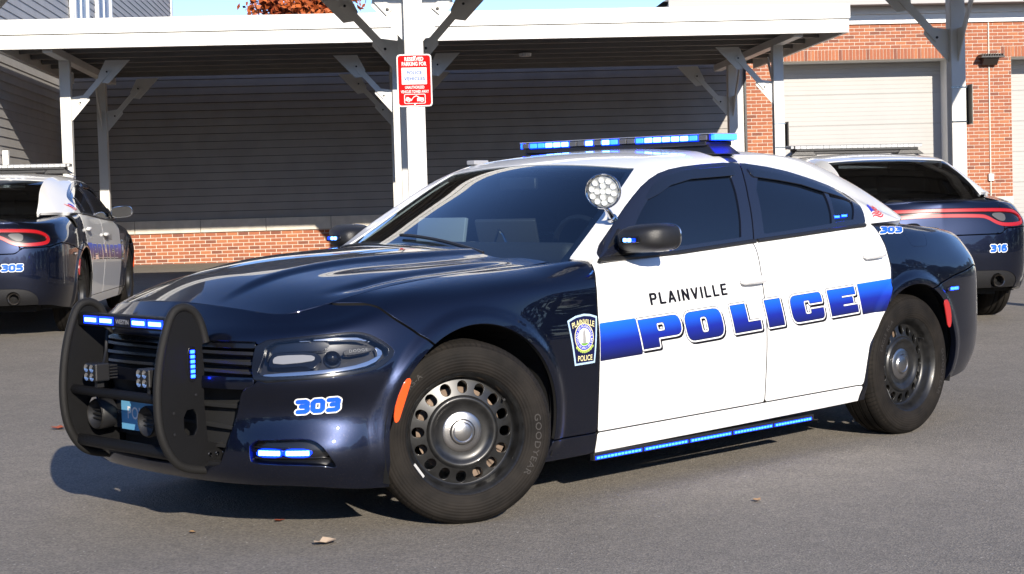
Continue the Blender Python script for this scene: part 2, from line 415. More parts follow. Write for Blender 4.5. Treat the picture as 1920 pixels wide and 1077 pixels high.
TRIM = mat('rubber_edge_trim', (.016, .0155, .015), .45, bump=.3, bscale=500)
for _m in (MATTE, TRIM): _m.node_tree.nodes['Principled BSDF'].inputs['Specular IOR Level'].default_value = .14
TINT = mat('tinted_glass', (.004, .006, .011), .03, coat=.5, ior=1.52)
CHROME = mat('chrome', (.62, .62, .62), .12, 1.)
STEEL = mat('brushed_hub_cap', (.42, .41, .40), .28, 1., bump=.1, bscale=300)
RIMB = mat('black_steel_rim', (.010, .010, .010), .36, coat=.2, var=.5, vscale=30)
BRAKE = mat('rusty_brake', (.17, .12, .085), .7, var=.4, vscale=25)
LAMPH = mat('lamp_housing', (.05, .05, .053), .28, .6)
DRLM = mat('daytime_lamp', (.30, .30, .31), .18, coat=.5)
AMBER = mat('amber_reflector', (.75, .085, .012), .25, coat=.8)
REDR = mat('red_reflector', (.42, .02, .02), .25, coat=.8)
REDL = mat('red_tail_lens', (.34, .004, .008), .40, coat=.2, coat_rough=.3)
LEDON = mat('blue_led_lit', (.1, .3, .9), .3, emit=(.0, .022, 1.), es=10.)
LEDCORE = mat('blue_led_core', (.3, .6, .95), .3, emit=(.085, .30, 1.), es=6.)
LEDLENS = mat('blue_led_lens_halo', (.004, .03, .35), .15, coat=.8, emit=(.0, .03, 1.), es=1.6)  # weaker glow put into the colour for the blue halo of lit diodes
LEDROCK = mat('blue_led_strip', (.1, .3, .9), .3, emit=(.01, .16, 1.), es=2.4)
LEDOFF = mat('clear_led_off', (.50, .51, .52), .22, coat=.8, var=.25, vscale=60)
CLEARP = mat('clear_cover_plastic', (.55, .57, .58), .12, coat=1.)
REFL = mat('lamp_reflector', (.70, .70, .69), .12, .95)
WHT = mat('decal_white', (.80, .80, .80), .35)
BLK = mat('decal_black', (.008, .008, .012), .35)
BLU = mat('decal_blue', (.015, .11, .62), .35)
PATCHF = mat('decal_patch_navy', (.008, .010, .05), .35)
PATCHB = mat('decal_pale_blue', (.42, .58, .74), .4)
CREAM = mat('decal_cream', (.80, .72, .36), .4)
SEALB = mat('decal_seal_blue', (.02, .04, .45), .4)
GREEN = mat('decal_green', (.14, .34, .05), .4)
LTGREEN = mat('decal_leaf_green', (.45, .58, .12), .4)
GREYD = mat('decal_grey', (.30, .30, .30), .4)
REDD = mat('decal_red', (.62, .04, .05), .4)
PLATE = mat('pale_blue_plate', (.13, .36, .56), .45)
SEAT = mat('seat_cloth', (.028, .028, .03), .9, bump=.3, bscale=300)
DASH = mat('dash_plastic', (.032, .032, .034), .6, bump=.2, bscale=200)
for _m in (WHT, BLK, BLU, PATCHF, PATCHB, CREAM, SEALB, GREEN, LTGREEN, GREYD, REDD, PLATE): _m.node_tree.nodes['Principled BSDF'].inputs['Specular IOR Level'].default_value = .2
def glass_mat(name, tint, f0=.06, gloss=1.):
    """thin pane: clear tint plus a mirror layer that grows towards grazing angles, the same from both sides"""
    M = bpy.data.materials.new(name); M.use_nodes = True; t = M.node_tree; t.nodes.clear()
    o = t.nodes.new('ShaderNodeOutputMaterial'); lw = t.nodes.new('ShaderNodeLayerWeight'); lw.inputs[0].default_value = .5
    pw = t.nodes.new('ShaderNodeMath'); pw.operation = 'POWER'; pw.inputs[1].default_value = 4.2; t.links.new(lw.outputs['Facing'], pw.inputs[0])
    ma = t.nodes.new('ShaderNodeMath'); ma.operation = 'MULTIPLY_ADD'; ma.inputs[1].default_value = 1-f0; ma.inputs[2].default_value = f0; t.links.new(pw.outputs[0], ma.inputs[0])
    tr = t.nodes.new('ShaderNodeBsdfTransparent'); tr.inputs[0].default_value = (*tint, 1); gl = t.nodes.new('ShaderNodeBsdfGlossy'); gl.inputs['Roughness'].default_value = .008
    gl.inputs['Color'].default_value = (gloss, gloss, gloss, 1)
    mx = t.nodes.new('ShaderNodeMixShader'); t.links.new(ma.outputs[0], mx.inputs[0]); t.links.new(tr.outputs[0], mx.inputs[1]); t.links.new(gl.outputs[0], mx.inputs[2]); t.links.new(mx.outputs[0], o.inputs[0])
    return M
WSG = glass_mat('windshield_glass', (.60, .70, .73), .12)
LENSG = glass_mat('lamp_lens_glass', (.86, .87, .88), .05)
def stripe_mat():
    M = mat('decal_blue_fade', (.01, .05, .5), .3); t = M.node_tree; b = t.nodes['Principled BSDF']
    tc = t.nodes.new('ShaderNodeTexCoord'); s = t.nodes.new('ShaderNodeSeparateXYZ'); t.links.new(tc.outputs['Object'], s.inputs[0])
    # height above the sloping base line of the stripe
    ml = t.nodes.new('ShaderNodeMath'); ml.operation = 'MULTIPLY'; ml.inputs[1].default_value = .036; t.links.new(s.outputs[0], ml.inputs[0])
    ad = t.nodes.new('ShaderNodeMath'); ad.operation = 'ADD'; t.links.new(s.outputs[2], ad.inputs[0]); t.links.new(ml.outputs[0], ad.inputs[1])
    mr = t.nodes.new('ShaderNodeMapRange'); mr.inputs[1].default_value = .562; mr.inputs[2].default_value = .722; t.links.new(ad.outputs[0], mr.inputs[0])
    r = t.nodes.new('ShaderNodeValToRGB'); e = r.color_ramp.elements; e[0].position = 0; e[0].color = (.006, .008, .05, 1); e[1].position = 1; e[1].color = (.012, .15, .86, 1)
    q = e.new(.45); q.color = (.008, .02, .28, 1); t.links.new(mr.outputs[0], r.inputs[0]); t.links.new(r.outputs[0], b.inputs['Base Color'])
    return M
FADE = stripe_mat()
# ------------------------------------------------------------------ car surfaces
CAR = empty('police_car')
tag(CAR, 'navy and white police sedan with lit blue lights and a black push bumper', 'police car', 'police sedans')
G, AA, VV, SCOL = belt()
ATT = np.stack(np.broadcast_arrays(AA[None, :, None], VV[:, None, None]), -1).reshape(G.shape[0], G.shape[1], 2)
BELT = grid_sheet(G, ATT, lambda g: g-np.array([-1.6, 0, .55]))
i0 = np.abs(BELT.V[:, 1]) < 1e-6; BELT.N[i0, 1] = 0; BELT.N /= np.linalg.norm(BELT.N, axis=1)[:, None]
NG = BELT.N.reshape(G.shape)
AEND = AA[-1]
def s_az(P, off=0.):
    """points (a,z) on the flank -> 3D, with offset along the normal"""
    P = np.atleast_2d(np.asarray(P, float)); out = np.zeros((len(P), 3)); nn = np.zeros((len(P), 3)); ds_ = AA[1]-AA[0]
    for k, (a, z) in enumerate(P):
        f = min(max(a/ds_, 0), len(AA)-1.001); i = int(f); t = f-i
        C = G[:, i]*(1-t)+G[:, i+1]*t; Nn = NG[:, i]*(1-t)+NG[:, i+1]*t
        top = int(np.argmax(C[:, 2]))
        zz = C[:top+1, 2]
        for q in range(3): out[k, q] = np.interp(z, zz, C[:top+1, q]); nn[k, q] = np.interp(z, zz, Nn[:top+1, q])
    nn /= np.linalg.norm(nn, axis=1)[:, None]
    return out+nn*off, nn
def s_av(P, off=0.):
    """points (a, level 0..8) on the belt -> 3D"""
    P = np.atleast_2d(np.asarray(P, float)); ds_ = AA[1]-AA[0]; dv_ = VV[1]-VV[0]
    i = np.clip(P[:, 0]/ds_, 0, len(AA)-1.001); j = np.clip(P[:, 1]/dv_, 0, len(VV)-1.001); i0_, j0_ = i.astype(int), j.astype(int); t, u = (i-i0_)[:, None], (j-j0_)[:, None]
    lerp = lambda M_: (M_[j0_, i0_]*(1-t)+M_[j0_, i0_+1]*t)*(1-u)+(M_[j0_+1, i0_]*(1-t)+M_[j0_+1, i0_+1]*t)*u
    n_ = lerp(NG); n_ /= np.linalg.norm(n_, axis=1)[:, None]; return lerp(G)+n_*off, n_
def az_patch(a0, a1, z0, z1, res, off):
    na, nz = max(2, int((a1-a0)/res)+1), max(2, int((z1-z0)/res)+1)
    a = np.linspace(a0, a1, na); z = np.linspace(z0, z1, nz); P = np.stack(np.meshgrid(a, z), -1)
    ds_ = AA[1]-AA[0]; V = np.zeros((nz, na, 3)); N = np.zeros((nz, na, 3))
    for j in range(na):
        f = min(max(a[j]/ds_, 0), len(AA)-1.001); i = int(f); t = f-i
        C = G[:, i]*(1-t)+G[:, i+1]*t; Nn = NG[:, i]*(1-t)+NG[:, i+1]*t; top = int(np.argmax(C[:, 2]))
        for q in range(3): V[:, j, q] = np.interp(z, C[:top+1, 2], C[:top+1, q]); N[:, j, q] = np.interp(z, C[:top+1, 2], Nn[:top+1, q])
    N /= np.linalg.norm(N, axis=2)[..., None]; V = V+N*off
    I = np.arange(na*nz).reshape(nz, na); q = (I[:-1, :-1].ravel(), I[:-1, 1:].ravel(), I[1:, 1:].ravel(), I[1:, :-1].ravel())
    # keep the winding outward
    T = np.r_[np.c_[q[0], q[1], q[2]], np.c_[q[0], q[2], q[3]]]
    Vf = V.reshape(-1, 3); fn = np.cross(Vf[T[0, 1]]-Vf[T[0, 0]], Vf[T[0, 2]]-Vf[T[0, 0]])
    if fn@N.reshape(-1, 3)[T[0, 0]] < 0: T = T[:, ::-1]
    return Sheet(Vf, N.reshape(-1, 3), P.reshape(-1, 2), T)
def decal(name, fn, material, off, box, res, parent, mirrored=False, depth=0):
    sh = az_patch(*box, res, off); sh = clip(sh, fn(sh.A[:, :2]))
    o = panel(name, sh, material, parent, depth, rim=bool(depth))
    if mirrored: return o, panel(name, mirror(sh), material, mirrored if not isinstance(mirrored, bool) else parent, depth, rim=bool(depth))
    return o
def print_on(name, V, T, place, material, parent, off=.002, side=1, surf_=None):
    """V 2D print points -> place(V) gives (a,z) -> laid on the flank"""
    P, N = (surf_ or s_az)(place(V), off)
    if side < 0: P = P*[1, -1, 1]; N = N*[1, -1, 1]
    fn = np.cross(P[T[:, 1]]-P[T[:, 0]], P[T[:, 2]]-P[T[:, 0]]); k = (fn*N[T[:, 0]]).sum(1) < 0; T = T.copy(); T[k] = T[k][:, ::-1]
    return mesh_obj(name, P, T, material, parent)
# ------------------------------------------------------------------ outlines (a = run along the flank from the nose, z = height)
HEAD = chaikin([(.594, .765), (.78, .781), (.98, .794), (1.045, .787), (1.105, .757), (1.146, .719), (1.15, .703), (1.113, .672), (1.059, .645), (.964, .633), (.782, .621), (.611, .607), (.586, .687)], 1)
LENS = chaikin([(.638, .759), (.781, .774), (.979, .786), (1.043, .778), (1.097, .749), (1.132, .715), (1.102, .685), (1.047, .658), (.964, .648), (.782, .636), (.614, .634), (.627, .687)], 1)
MOUTH = chaikin([(-.3, .764), (.2, .764), (.597, .764), (.597, .76), (.59, .70), (.615, .62), (.615, .606), (.56, .585), (.542, .56), (.495, .44), (.45, .314), (.42, .285), (.2, .275), (-.3, .275)], 2)
FOG = chaikin([(.573, .399), (.70, .404), (.799, .407), (.847, .387), (.888, .331), (.923, .268), (.893, .298), (.75, .305), (.592, .309), (.577, .321)], 1)
FRONTR = [(-1, -1), (1.40, -1), (1.40, .66), (1.33, .71), (1.283, .749), (1.24, .783), (1.173, .83), (1.12, .875), (1.09, .8865), (1.0, .889), (.95, .90), (.95, 1.3), (-1, 1.3)]
DOORF = [(2.262, 1.2), (2.262, 1.0), (2.250, .955), (2.237, .913), (2.232, .757), (2.233, .533), (2.242, .351), (2.246, .275), (2.246, -1)]
DOORB = [(3.345, 1.2), (3.350, 1.026), (3.357, .879), (3.370, .679), (3.388, .40), (3.392, .29), (3.392, -1)]
DOORR = [(4.345, 1.2), (4.371, 1.069), (4.402, .987), (4.413, .878), (4.398, .772), (4.33, .665), (4.20, .50), (4.176, .30), (4.176, -1)]
def left_of(line): return [(-9, line[0][1])]+list(line)+[(-9, line[-1][1])]
def far_sdf(P, poly): return sdf_far(P, poly)
def sdf_line(P, line):
    """positive on the nose side of a shut line given top to bottom"""
    P = np.asarray(P); line = np.asarray(line); x = np.interp(P[:, 1], line[::-1, 1], line[::-1, 0]); d = np.full(len(P), 1e9)
    for a, b in zip(line[:-1], line[1:]):
        e = b-a; w = P-a; t = np.clip((w@e)/(e@e), 0, 1); r = w-t[:, None]*e; d = np.minimum(d, np.hypot(r[:, 0], r[:, 1]))
    return np.where(P[:, 0] < x, d, -d)
def big_sdf(P, poly):
    poly = np.asarray(poly, float); d = np.full(len(P), 1e9); ii = np.zeros(len(P), bool); P = np.asarray(P, float)
    for a, b in zip(poly, np.roll(poly, -1, 0)):
        e = b-a; w = P-a; t = np.clip((w@e)/(e@e), 0, 1); r = w-t[:, None]*e; d = np.minimum(d, (r*r).sum(1))
        c = (a[1] > P[:, 1]) != (b[1] > P[:, 1]); ii ^= c & (P[:, 0] < a[0]+(P[:, 1]-a[1])*(b[0]-a[0])/(b[1]-a[1] if b[1] != a[1] else 1e-12))
    return np.where(ii, 1, -1)*np.sqrt(d)
GAP = .0058
def az(sh): return np.c_[sh.A[:, 0], sh.V[:, 2]]
def fmin(*a): return np.minimum.reduce(a)
ARCH = arch_c()
def arch_f(sh, grow=0.):
    f = np.full(len(sh.V), 1e9)
    for cx, cz, r in ARCH: f = np.minimum(f, np.hypot(sh.V[:, 0]-cx, sh.V[:, 2]-cz)-r-grow)
    return f
SKIN = clip(BELT, arch_f(BELT))
P = az(SKIN)
front = big_sdf(P, FRONTR); dF = sdf_line(P, DOORF); dB = sdf_line(P, DOORB); dR = sdf_line(P, DOORR)
sill = np.interp(P[:, 0], [2.2, 4.2], [.279, .296])-P[:, 1]           # positive below the sill line
bb = AEND-P[:, 0]                                                   # run from the tail centre
RB = [(1.70, .72), (1.584, .748), (1.327, .804), (1.026, .845), (.93, .832), (.86, .815), (.60, .810), (.565, .79), (.55, .775), (.52, .762), (0, .757)]
rbz = np.interp(bb, [q[0] for q in RB][::-1], [q[1] for q in RB][::-1])
rear_low = np.where(bb < 1.72, (rbz-P[:, 1]), -1)                     # positive on the rear bumper
def rearb(sh):
    q = az(sh); b_ = AEND-q[:, 0]; return np.where(b_ < 1.75, np.interp(b_, [q_[0] for q_ in RB][::-1], [q_[1] for q_ in RB][::-1])-q[:, 1], -1.)
LAMP = chaikin([(-.3, .988), (.5, .986), (.74, .975), (.85, .948), (.89, .912), (.88, .862), (.82, .828), (.58, .820), (.49, .845), (.42, .888), (.35, .905), (-.3, .912)], 2)
def lampd(sh): q = az(sh); return sdf(np.c_[AEND-q[:, 0], q[:, 1]], LAMP)
# front bumper cover
sh = clip(SKIN, front-GAP)
q = az(sh); sh = clip(sh, fmin(-sdf(q, HEAD), -sdf(q, MOUTH), -sdf(q, FOG)))
panel('front_bumper', both(sh), NAVY, CAR, .045)
# fenders, doors, sills, quarters: left then right
SIDES = {}
def pair(name, sh, m, parent=None, depth=.018):
    e_ = SHELL if parent is None and name not in ('fender_sill',) else None  # gap walls coloured dark: shade in the shut lines and black weatherstrip
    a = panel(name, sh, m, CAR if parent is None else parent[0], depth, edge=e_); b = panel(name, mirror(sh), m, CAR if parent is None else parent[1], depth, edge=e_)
    SIDES[name] = (a, b); return a, b
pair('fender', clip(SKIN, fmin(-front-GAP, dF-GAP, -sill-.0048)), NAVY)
pair('fender_sill', clip(SKIN, fmin(-front-GAP, dF-GAP, sill-.0048)), NAVY)
belt_top = .0
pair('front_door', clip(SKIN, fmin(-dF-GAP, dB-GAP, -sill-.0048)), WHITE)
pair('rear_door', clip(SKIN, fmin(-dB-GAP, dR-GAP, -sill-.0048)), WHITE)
pair('side_sill', clip(SKIN, fmin(-dF-GAP, dR-GAP, sill-.0048)), WHITE)
tk = .57-bb                                                         # trunk lid rear face is inside this run
lamp_f = sdf(np.c_[bb, P[:, 1]], LAMP)
FUEL = chaikin([(4.611, 1.072), (4.70, 1.08), (4.782, 1.078), (4.845, 1.034), (4.815, .975), (4.79, .967), (4.655, .967), (4.640, 1.0)], 1)
fuel_f = sdf(P, FUEL)
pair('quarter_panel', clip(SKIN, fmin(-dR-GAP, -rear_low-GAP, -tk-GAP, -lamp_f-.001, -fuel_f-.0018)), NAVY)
pair('fuel_door', clip(SKIN, fuel_f-.0008), NAVY)[1]
bpy.data.objects.remove(SIDES['fuel_door'][1])
panel('trunk_face', both(clip(SKIN, fmin(tk-GAP, -rear_low-GAP, -lamp_f-.001))), NAVY, CAR)
DIFF = chaikin([(-.3, .455), (.42, .455), (.60, .45), (.70, .40), (.74, .33), (.75, .2), (-.3, .2)], 2)
diff_f = sdf(np.c_[bb, P[:, 1]], DIFF)
panel('rear_bumper', both(clip(SKIN, fmin(rear_low-GAP, -diff_f-.001))), NAVY, CAR, .03)
EXH = lambda sh_: np.hypot(np.c_[AEND-az(sh_)[:, 0]][:, 0]-.50, sh_.V[:, 2]-.365)-.062
sh = clip(SKIN, fmin(rear_low-GAP, diff_f-.001)); sh = clip(sh, EXH(sh))
panel('rear_diffuser', both(sh.offset(-.006)), BLACK, CAR, .04)
shell = clip(BELT, arch_f(BELT, .012)).offset(-.05)
mo = az(shell); shell = clip(shell, fmin(-sdf(mo, MOUTH)-.0, -sdf(mo, HEAD)))
panel('body_shell', both(shell), SHELL, CAR, 0, rim=False)
# tail lamps
TL = clip(BELT.offset(-.004), lampd(BELT)-.003); fl = lampd(TL)
o = panel('tail_lamp', both(TL.offset(-.012)), BGLOSS, CAR, .02)
ring = clip(TL, fmin(.030-fl, fl-.002)); panel('light_ring', both(ring), REDL, o, .015)
ql = az(TL); rv = sdf(np.c_[AEND-ql[:, 0], ql[:, 1]], chaikin([(.46, .940), (.61, .942), (.61, .880), (.56, .868), (.50, .898)], 1))
pr_ = clip(TL, rv)
if len(pr_.T): panel('reverse_lamp', both(pr_.offset(-.004)), mat('reverse_lens', (.075, .075, .078), .4), o, .01)
r2 = sdf(np.c_[AEND-ql[:, 0], ql[:, 1]], [(.62, .884), (.86, .884), (.86, .872), (.62, .872)])
pr_ = clip(TL, r2)
if len(pr_.T): panel('light_bar_strip', both(pr_.offset(-.003)), REDL, o, .008)
# ------------------------------------------------------------------ hood, cowl, deck
def top_sheet(x0, x1, y1, fz, nx, ny):
    x = np.linspace(x0, x1, nx); y = np.linspace(0, y1, ny); X, Y = np.meshgrid(x, y); Zt = fz(X.ravel(), Y.ravel()).reshape(X.shape)
    s_ = grid_sheet(np.stack([X, Y, Zt], -1), np.stack([X, Y], -1), lambda g: np.array([0, 0, 1.])+0*g)
    i_ = np.abs(s_.V[:, 1]) < 1e-6; s_.N[i_, 1] = 0; s_.N /= np.linalg.norm(s_.N, axis=1)[:, None]
    return s_
S_ = np.linspace(0, 8.15, 120); EDGE = cub(np.arange(21.), L8XY, S_)
rear_edge = [(-.42-.19*(y/.74)**2, y) for y in np.linspace(.73, 0, 14)]
HOODP = np.array([(EDGE[0, 0], -.4)]+[tuple(e) for e in EDGE if e[0] > -.56]+rear_edge+[(-.42, -.4)])
hs = top_sheet(-.72, .84, .80, hood_z, 132, 76)
panel('hood', both(clip(hs, big_sdf(hs.V[:, :2], HOODP)-.0048)), NAVY, CAR, .02)
cw = top_sheet(-.80, -.38, .80, lambda x, y: hood_z(x, y, False)-.020-.02*sst((-.45-x)/.3), 30, 40)
panel('cowl', both(cw), BLACK, CAR, .02)
us = clip(hs, big_sdf(hs.V[:, :2], HOODP)+.02).offset(-.03); panel('hood_liner', both(us), SHELL, CAR, 0, rim=False)
def deck_z(x, y):
    zc = cub([-4.1, -4.01, -3.95, -3.8, -3.6, -3.4, -3.2], [1.046, 1.052, 1.054, 1.053, 1.060, 1.080, 1.11], x); return zc-.016*(np.abs(y)/.62)**2.2
SD = np.linspace(14.3, 20, 120); DE = cub(np.arange(21.), L8XY, SD)
DECKP = np.array([(-3.2, -.4), (-3.2, DE[0, 1])]+[tuple(e) for e in DE]+[(DE[-1, 0], -.4)])
dk = top_sheet(-4.05, -3.2, .75, deck_z, 60, 50)
panel('trunk_lid', both(clip(dk, big_sdf(dk.V[:, :2], DECKP)-.003)), NAVY, CAR, .02)
# ------------------------------------------------------------------ greenhouse
GG, GXs = green()
rows = np.arange(GG.shape[0])
GH = grid_sheet(GG, np.stack(np.broadcast_arrays(GG[..., 0], rows[:, None].astype(float)), -1), lambda g: g-np.array([-1.8, 0, .9]))
i_ = np.abs(GH.V[:, 1]) < 1e-6; GH.N[i_, 1] = 0; GH.N /= np.linalg.norm(GH.N, axis=1)[:, None]
GH = clip(GH, GH.V[:, 2]-.985)
iyf = lambda x: cub(GX[::-1], GIY[::-1], x)
gx, gy, gz = GH.V.T
wind = fmin(iyf(gx)-.003-gy, gx-(-1.228-.115*gy**2))
back = fmin(iyf(gx)-.012-gy, -2.70-.02*(gy/.5)**2-gx, gx+3.515)
FRAME = chaikin([(-.700, 1.0), (-.733, 1.043), (-.895, 1.154), (-1.046, 1.248), (-1.196, 1.333), (-1.342, 1.382), (-1.552, 1.406), (-1.889, 1.421), (-2.229, 1.387), (-2.473, 1.335), (-2.641, 1.289), (-2.74, 1.245), (-2.772, 1.20), (-2.745, 1.15), (-2.715, 1.088), (-1.818, 1.038), (-1.237, 1.008)], 1)
side_only = np.where(gy > iyf(gx)+.012, 1., -1.)
frame_f = np.where(side_only > 0, sdf(np.c_[gx, gz], FRAME), -.05)
ws_sheet = clip(GH, wind)
panel('windshield', both(ws_sheet.offset(-.004)), WSG, CAR, 0, rim=False)
panel('rear_window', both(clip(GH, back).offset(-.004)), glass_mat('rear_glass', (.20, .22, .24), .07), CAR, 0, rim=False)
cpil = np.where((gx < -2.60) & (gy > .62), gz-(1.099+(-2.70-gx)*.028), np.where((gx > -.80) & (gy > .60), gz-1.012, 1.)); cpil = np.minimum(cpil, gx+3.43)
panel('roof', both(clip(GH, fmin(-wind-.001, -back-.001, -frame_f, cpil))), WHITE, CAR, .03)
sh = clip(GH, fmin(.022-np.abs(wind-.011), gz-1.0)); panel('windshield_seal', both(sh.offset(-.006)), BGLOSS, CAR, .004)
CUTB = [(-1.935, 1.6), (-1.929, 1.414), (-1.86, 1.25), (-1.80, 1.051), (-1.79, .9)]
GL1 = chaikin([(-.885, 1.037), (-.979, 1.121), (-1.074, 1.197), (-1.206, 1.285), (-1.323, 1.331), (-1.497, 1.354), (-1.79, 1.364), (-1.815, 1.355), (-1.722, 1.068), (-1.70, 1.063), (-1.20, 1.037)], 1)
GL2 = chaikin([(-1.97, 1.358), (-2.163, 1.338), (-2.333, 1.314), (-2.50, 1.278), (-2.507, 1.268), (-2.44, 1.112), (-2.42, 1.106), (-1.90, 1.074), (-1.88, 1.078)], 1)
GL3 = [(-2.535, 1.262), (-2.70, 1.222), (-2.714, 1.212), (-2.625, 1.122), (-2.46, 1.112)]
sh = clip(GH, frame_f-.002); px = np.c_[sh.V[:, 0], sh.V[:, 2]]
holes = fmin(-sdf(px, GL1), -sdf(px, GL2), -sdf(px, GL3)); cb = -sdf_line(np.c_[-sh.V[:, 0], sh.V[:, 2]], [(-a, b) for a, b in CUTB])
fd, rd = SIDES['front_door'], SIDES['rear_door']
FRM = mat('gloss_dark_frame', (.010, .012, .022), .22, coat=.8)
pair('door_frame', clip(sh, fmin(holes, -cb-GAP)), FRM, fd); pair('door_frame', clip(sh, fmin(holes, cb-GAP)), FRM, rd)
pair('window_glass', clip(sh, sdf(px, GL1)+.01).offset(-.008), TINT, fd, 0); pair('window_glass', clip(sh, sdf(px, GL2)+.01).offset(-.008), TINT, rd, 0)
pair('quarter_glass', clip(sh, sdf(px, GL3)+.008).offset(-.008), TINT, rd, 0)
# rain visors above the glass
V1 = [(-1.13, 1.245), (-1.23, 1.315), (-1.33, 1.352), (-1.50, 1.378), (-1.83, 1.392), (-1.835, 1.352), (-1.50, 1.338), (-1.34, 1.312), (-1.24, 1.275)]
V2 = [(-1.955, 1.385), (-2.16, 1.362), (-2.34, 1.334), (-2.50, 1.295), (-2.66, 1.252), (-2.70, 1.225), (-2.50, 1.262), (-2.33, 1.302), (-2.16, 1.325), (-1.965, 1.345)]
VIS = mat('smoked_visor', (.008, .010, .016), .08, coat=.9)
for Vp, par in ((V1, fd), (V2, rd)):
    s2 = clip(sh, sdf(px, Vp)); k = sdf(np.c_[s2.V[:, 0], s2.V[:, 2]], Vp)
    pair('rain_visor', Sheet(s2.V+s2.N*((.006+.012*np.clip(k/.02, 0, 1))*(sst((-1.12-s2.V[:, 0])/.22)*sst((s2.V[:, 0]+2.72)/.2)*.85+.15))[:, None], s2.N, s2.A, s2.T), VIS, par, .006)
# belt line trim
for (x0, x1), par in (((-.72, -1.80), fd), ((-1.815, -2.70), rd)):
    pts = [(x, float(np.interp(-x, [.72, 1.24, 1.82, 2.71], [1.004, 1.012, 1.045, 1.093]))) for x in np.linspace(x0, x1, 24)]
    for sgn, pp in zip((1, -1), par):
        mb = MB(); q3 = []
        for x, z in pts:
            C = GG[:, np.argmin(np.abs(GXs-x))]; j = np.argmin(np.where(C[:, 1] > .8, np.abs(C[:, 2]-z), 9)); q3.append((x, sgn*(C[j, 1]+.004), z))
        mb.tube(q3, .011, 8); mb.build('belt_trim', BLACK, pp, smooth=True)
# ------------------------------------------------------------------ front end: grille, lamps
mg = az(BELT); mouth = clip(BELT, fmin(sdf(mg, MOUTH)+.03))
panel('grille_backing', both(mouth.offset(-.085)), SHELL, CAR, 0, rim=False)
def strip(name, z0, z1, amax, off, material, parent, depth):
    m_ = clip(mouth, fmin(mouth.V[:, 2]-z0, z1-mouth.V[:, 2], amax-mouth.A[:, 0])); return panel(name, both(m_.offset(off)), material, parent, depth)
gr = strip('grille', .742, .762, .58, -.02, BGLOSS, CAR, .04)
for k, z in enumerate((.655, .690, .722)): panel('slat', both(az_patch(0, .575, z, z+.009, .012, -.040)), BLACK, gr, .03)
strip('bumper_beam', .585, .632, .60, -.008, NAVY, CAR, .06)
lg = strip('lower_grille', .285, .300, .46, -.02, BLACK, CAR, .04)
for z in (.36, .43, .50): panel('slat', both(az_patch(0, .40+(z-.3)*.45, z, z+.009, .012, -.055)), SHELL, lg, .02)
hd = az(BELT); HP = az_patch(.55, 1.18, .585, .812, .0045, 0.); hq = HP.A[:, :2]; hs_ = sdf(hq, HEAD); ls_ = sdf(hq, LENS)
for sgn in (1, -1):
    mm = (lambda s_: s_) if sgn > 0 else mirror
    hl = panel('headlight', mm(clip(HP.offset(-.075), hs_+.010)), LAMPH, CAR, 0, rim=False)
    panel('bezel', mm(clip(HP.offset(-.002), fmin(hs_-.001, -ls_))), BGLOSS, hl, .02)
    panel('lens', mm(clip(HP.offset(-.001), ls_)), LENSG, hl, .004)
    def inner(name, poly, off, material, depth):
        f = sdf(hq, poly); c_ = clip(HP.offset(off), f)
        if len(c_.T): panel(name, mm(c_), material, hl, depth)
    inner('inner_shroud', chaikin([(.625, .752), (.80, .768), (.90, .762), (.885, .742), (.86, .735), (.68, .733), (.64, .715), (.632, .69)], 1), -.034, BGLOSS, .03)
    inner('daytime_lamp', chaikin([(.650, .716), (.68, .728), (.826, .731), (.862, .714), (.845, .690), (.82, .672), (.80, .688), (.674, .680), (.645, .684)], 1), -.030, BGLOSS, .04)
    inner('daytime_light_guide', chaikin([(.662, .710), (.69, .719), (.815, .721), (.838, .711), (.815, .700), (.668, .690)], 1), -.026, DRLM, .01)
    inner('reflector', chaikin([(.72, .765), (.99, .780), (1.08, .752), (1.0, .768), (.90, .768)], 1), -.020, REFL, .02)
    inner('lower_reflector', chaikin([(.64, .651), (.90, .665), (1.02, .677), (1.112, .713), (1.06, .672), (.95, .656), (.78, .645), (.63, .641)], 1), -.020, REFL, .02)
    inner('outer_reflector', chaikin([(1.075, .745), (1.115, .716), (1.08, .692), (1.09, .716)], 1), -.030, REFL, .02)
    inner('badge_plate', chaikin([(.949, .732), (1.063, .738), (1.064, .723), (.951, .714)], 1), -.022, BLACK, .02)
    c_, n_ = s_az([(.905, .716)], -.05)
    q_ = c_[0]*[1, sgn, 1]; nn_ = n_[0]*[1, sgn, 1]
    MB().lathe([(0.0001, .022), (.014, .019), (.024, .008), (.028, -.006), (.033, -.008), (.034, -.03)], 24, q_, nn_).build('projector', BGLOSS, hl, smooth=True)
    tv, tt = text_mesh('DODGE', .010, spacing=1.25, width=1.3)
    print_on('badge_lettering', tv, tt, lambda v: np.c_[.972+v[:, 0]*1.0, .7215+v[:, 1]+.04*v[:, 0]] if sgn > 0 else np.c_[1.05-v[:, 0], .7215+v[:, 1]], GREYD, hl, -.018, sgn)
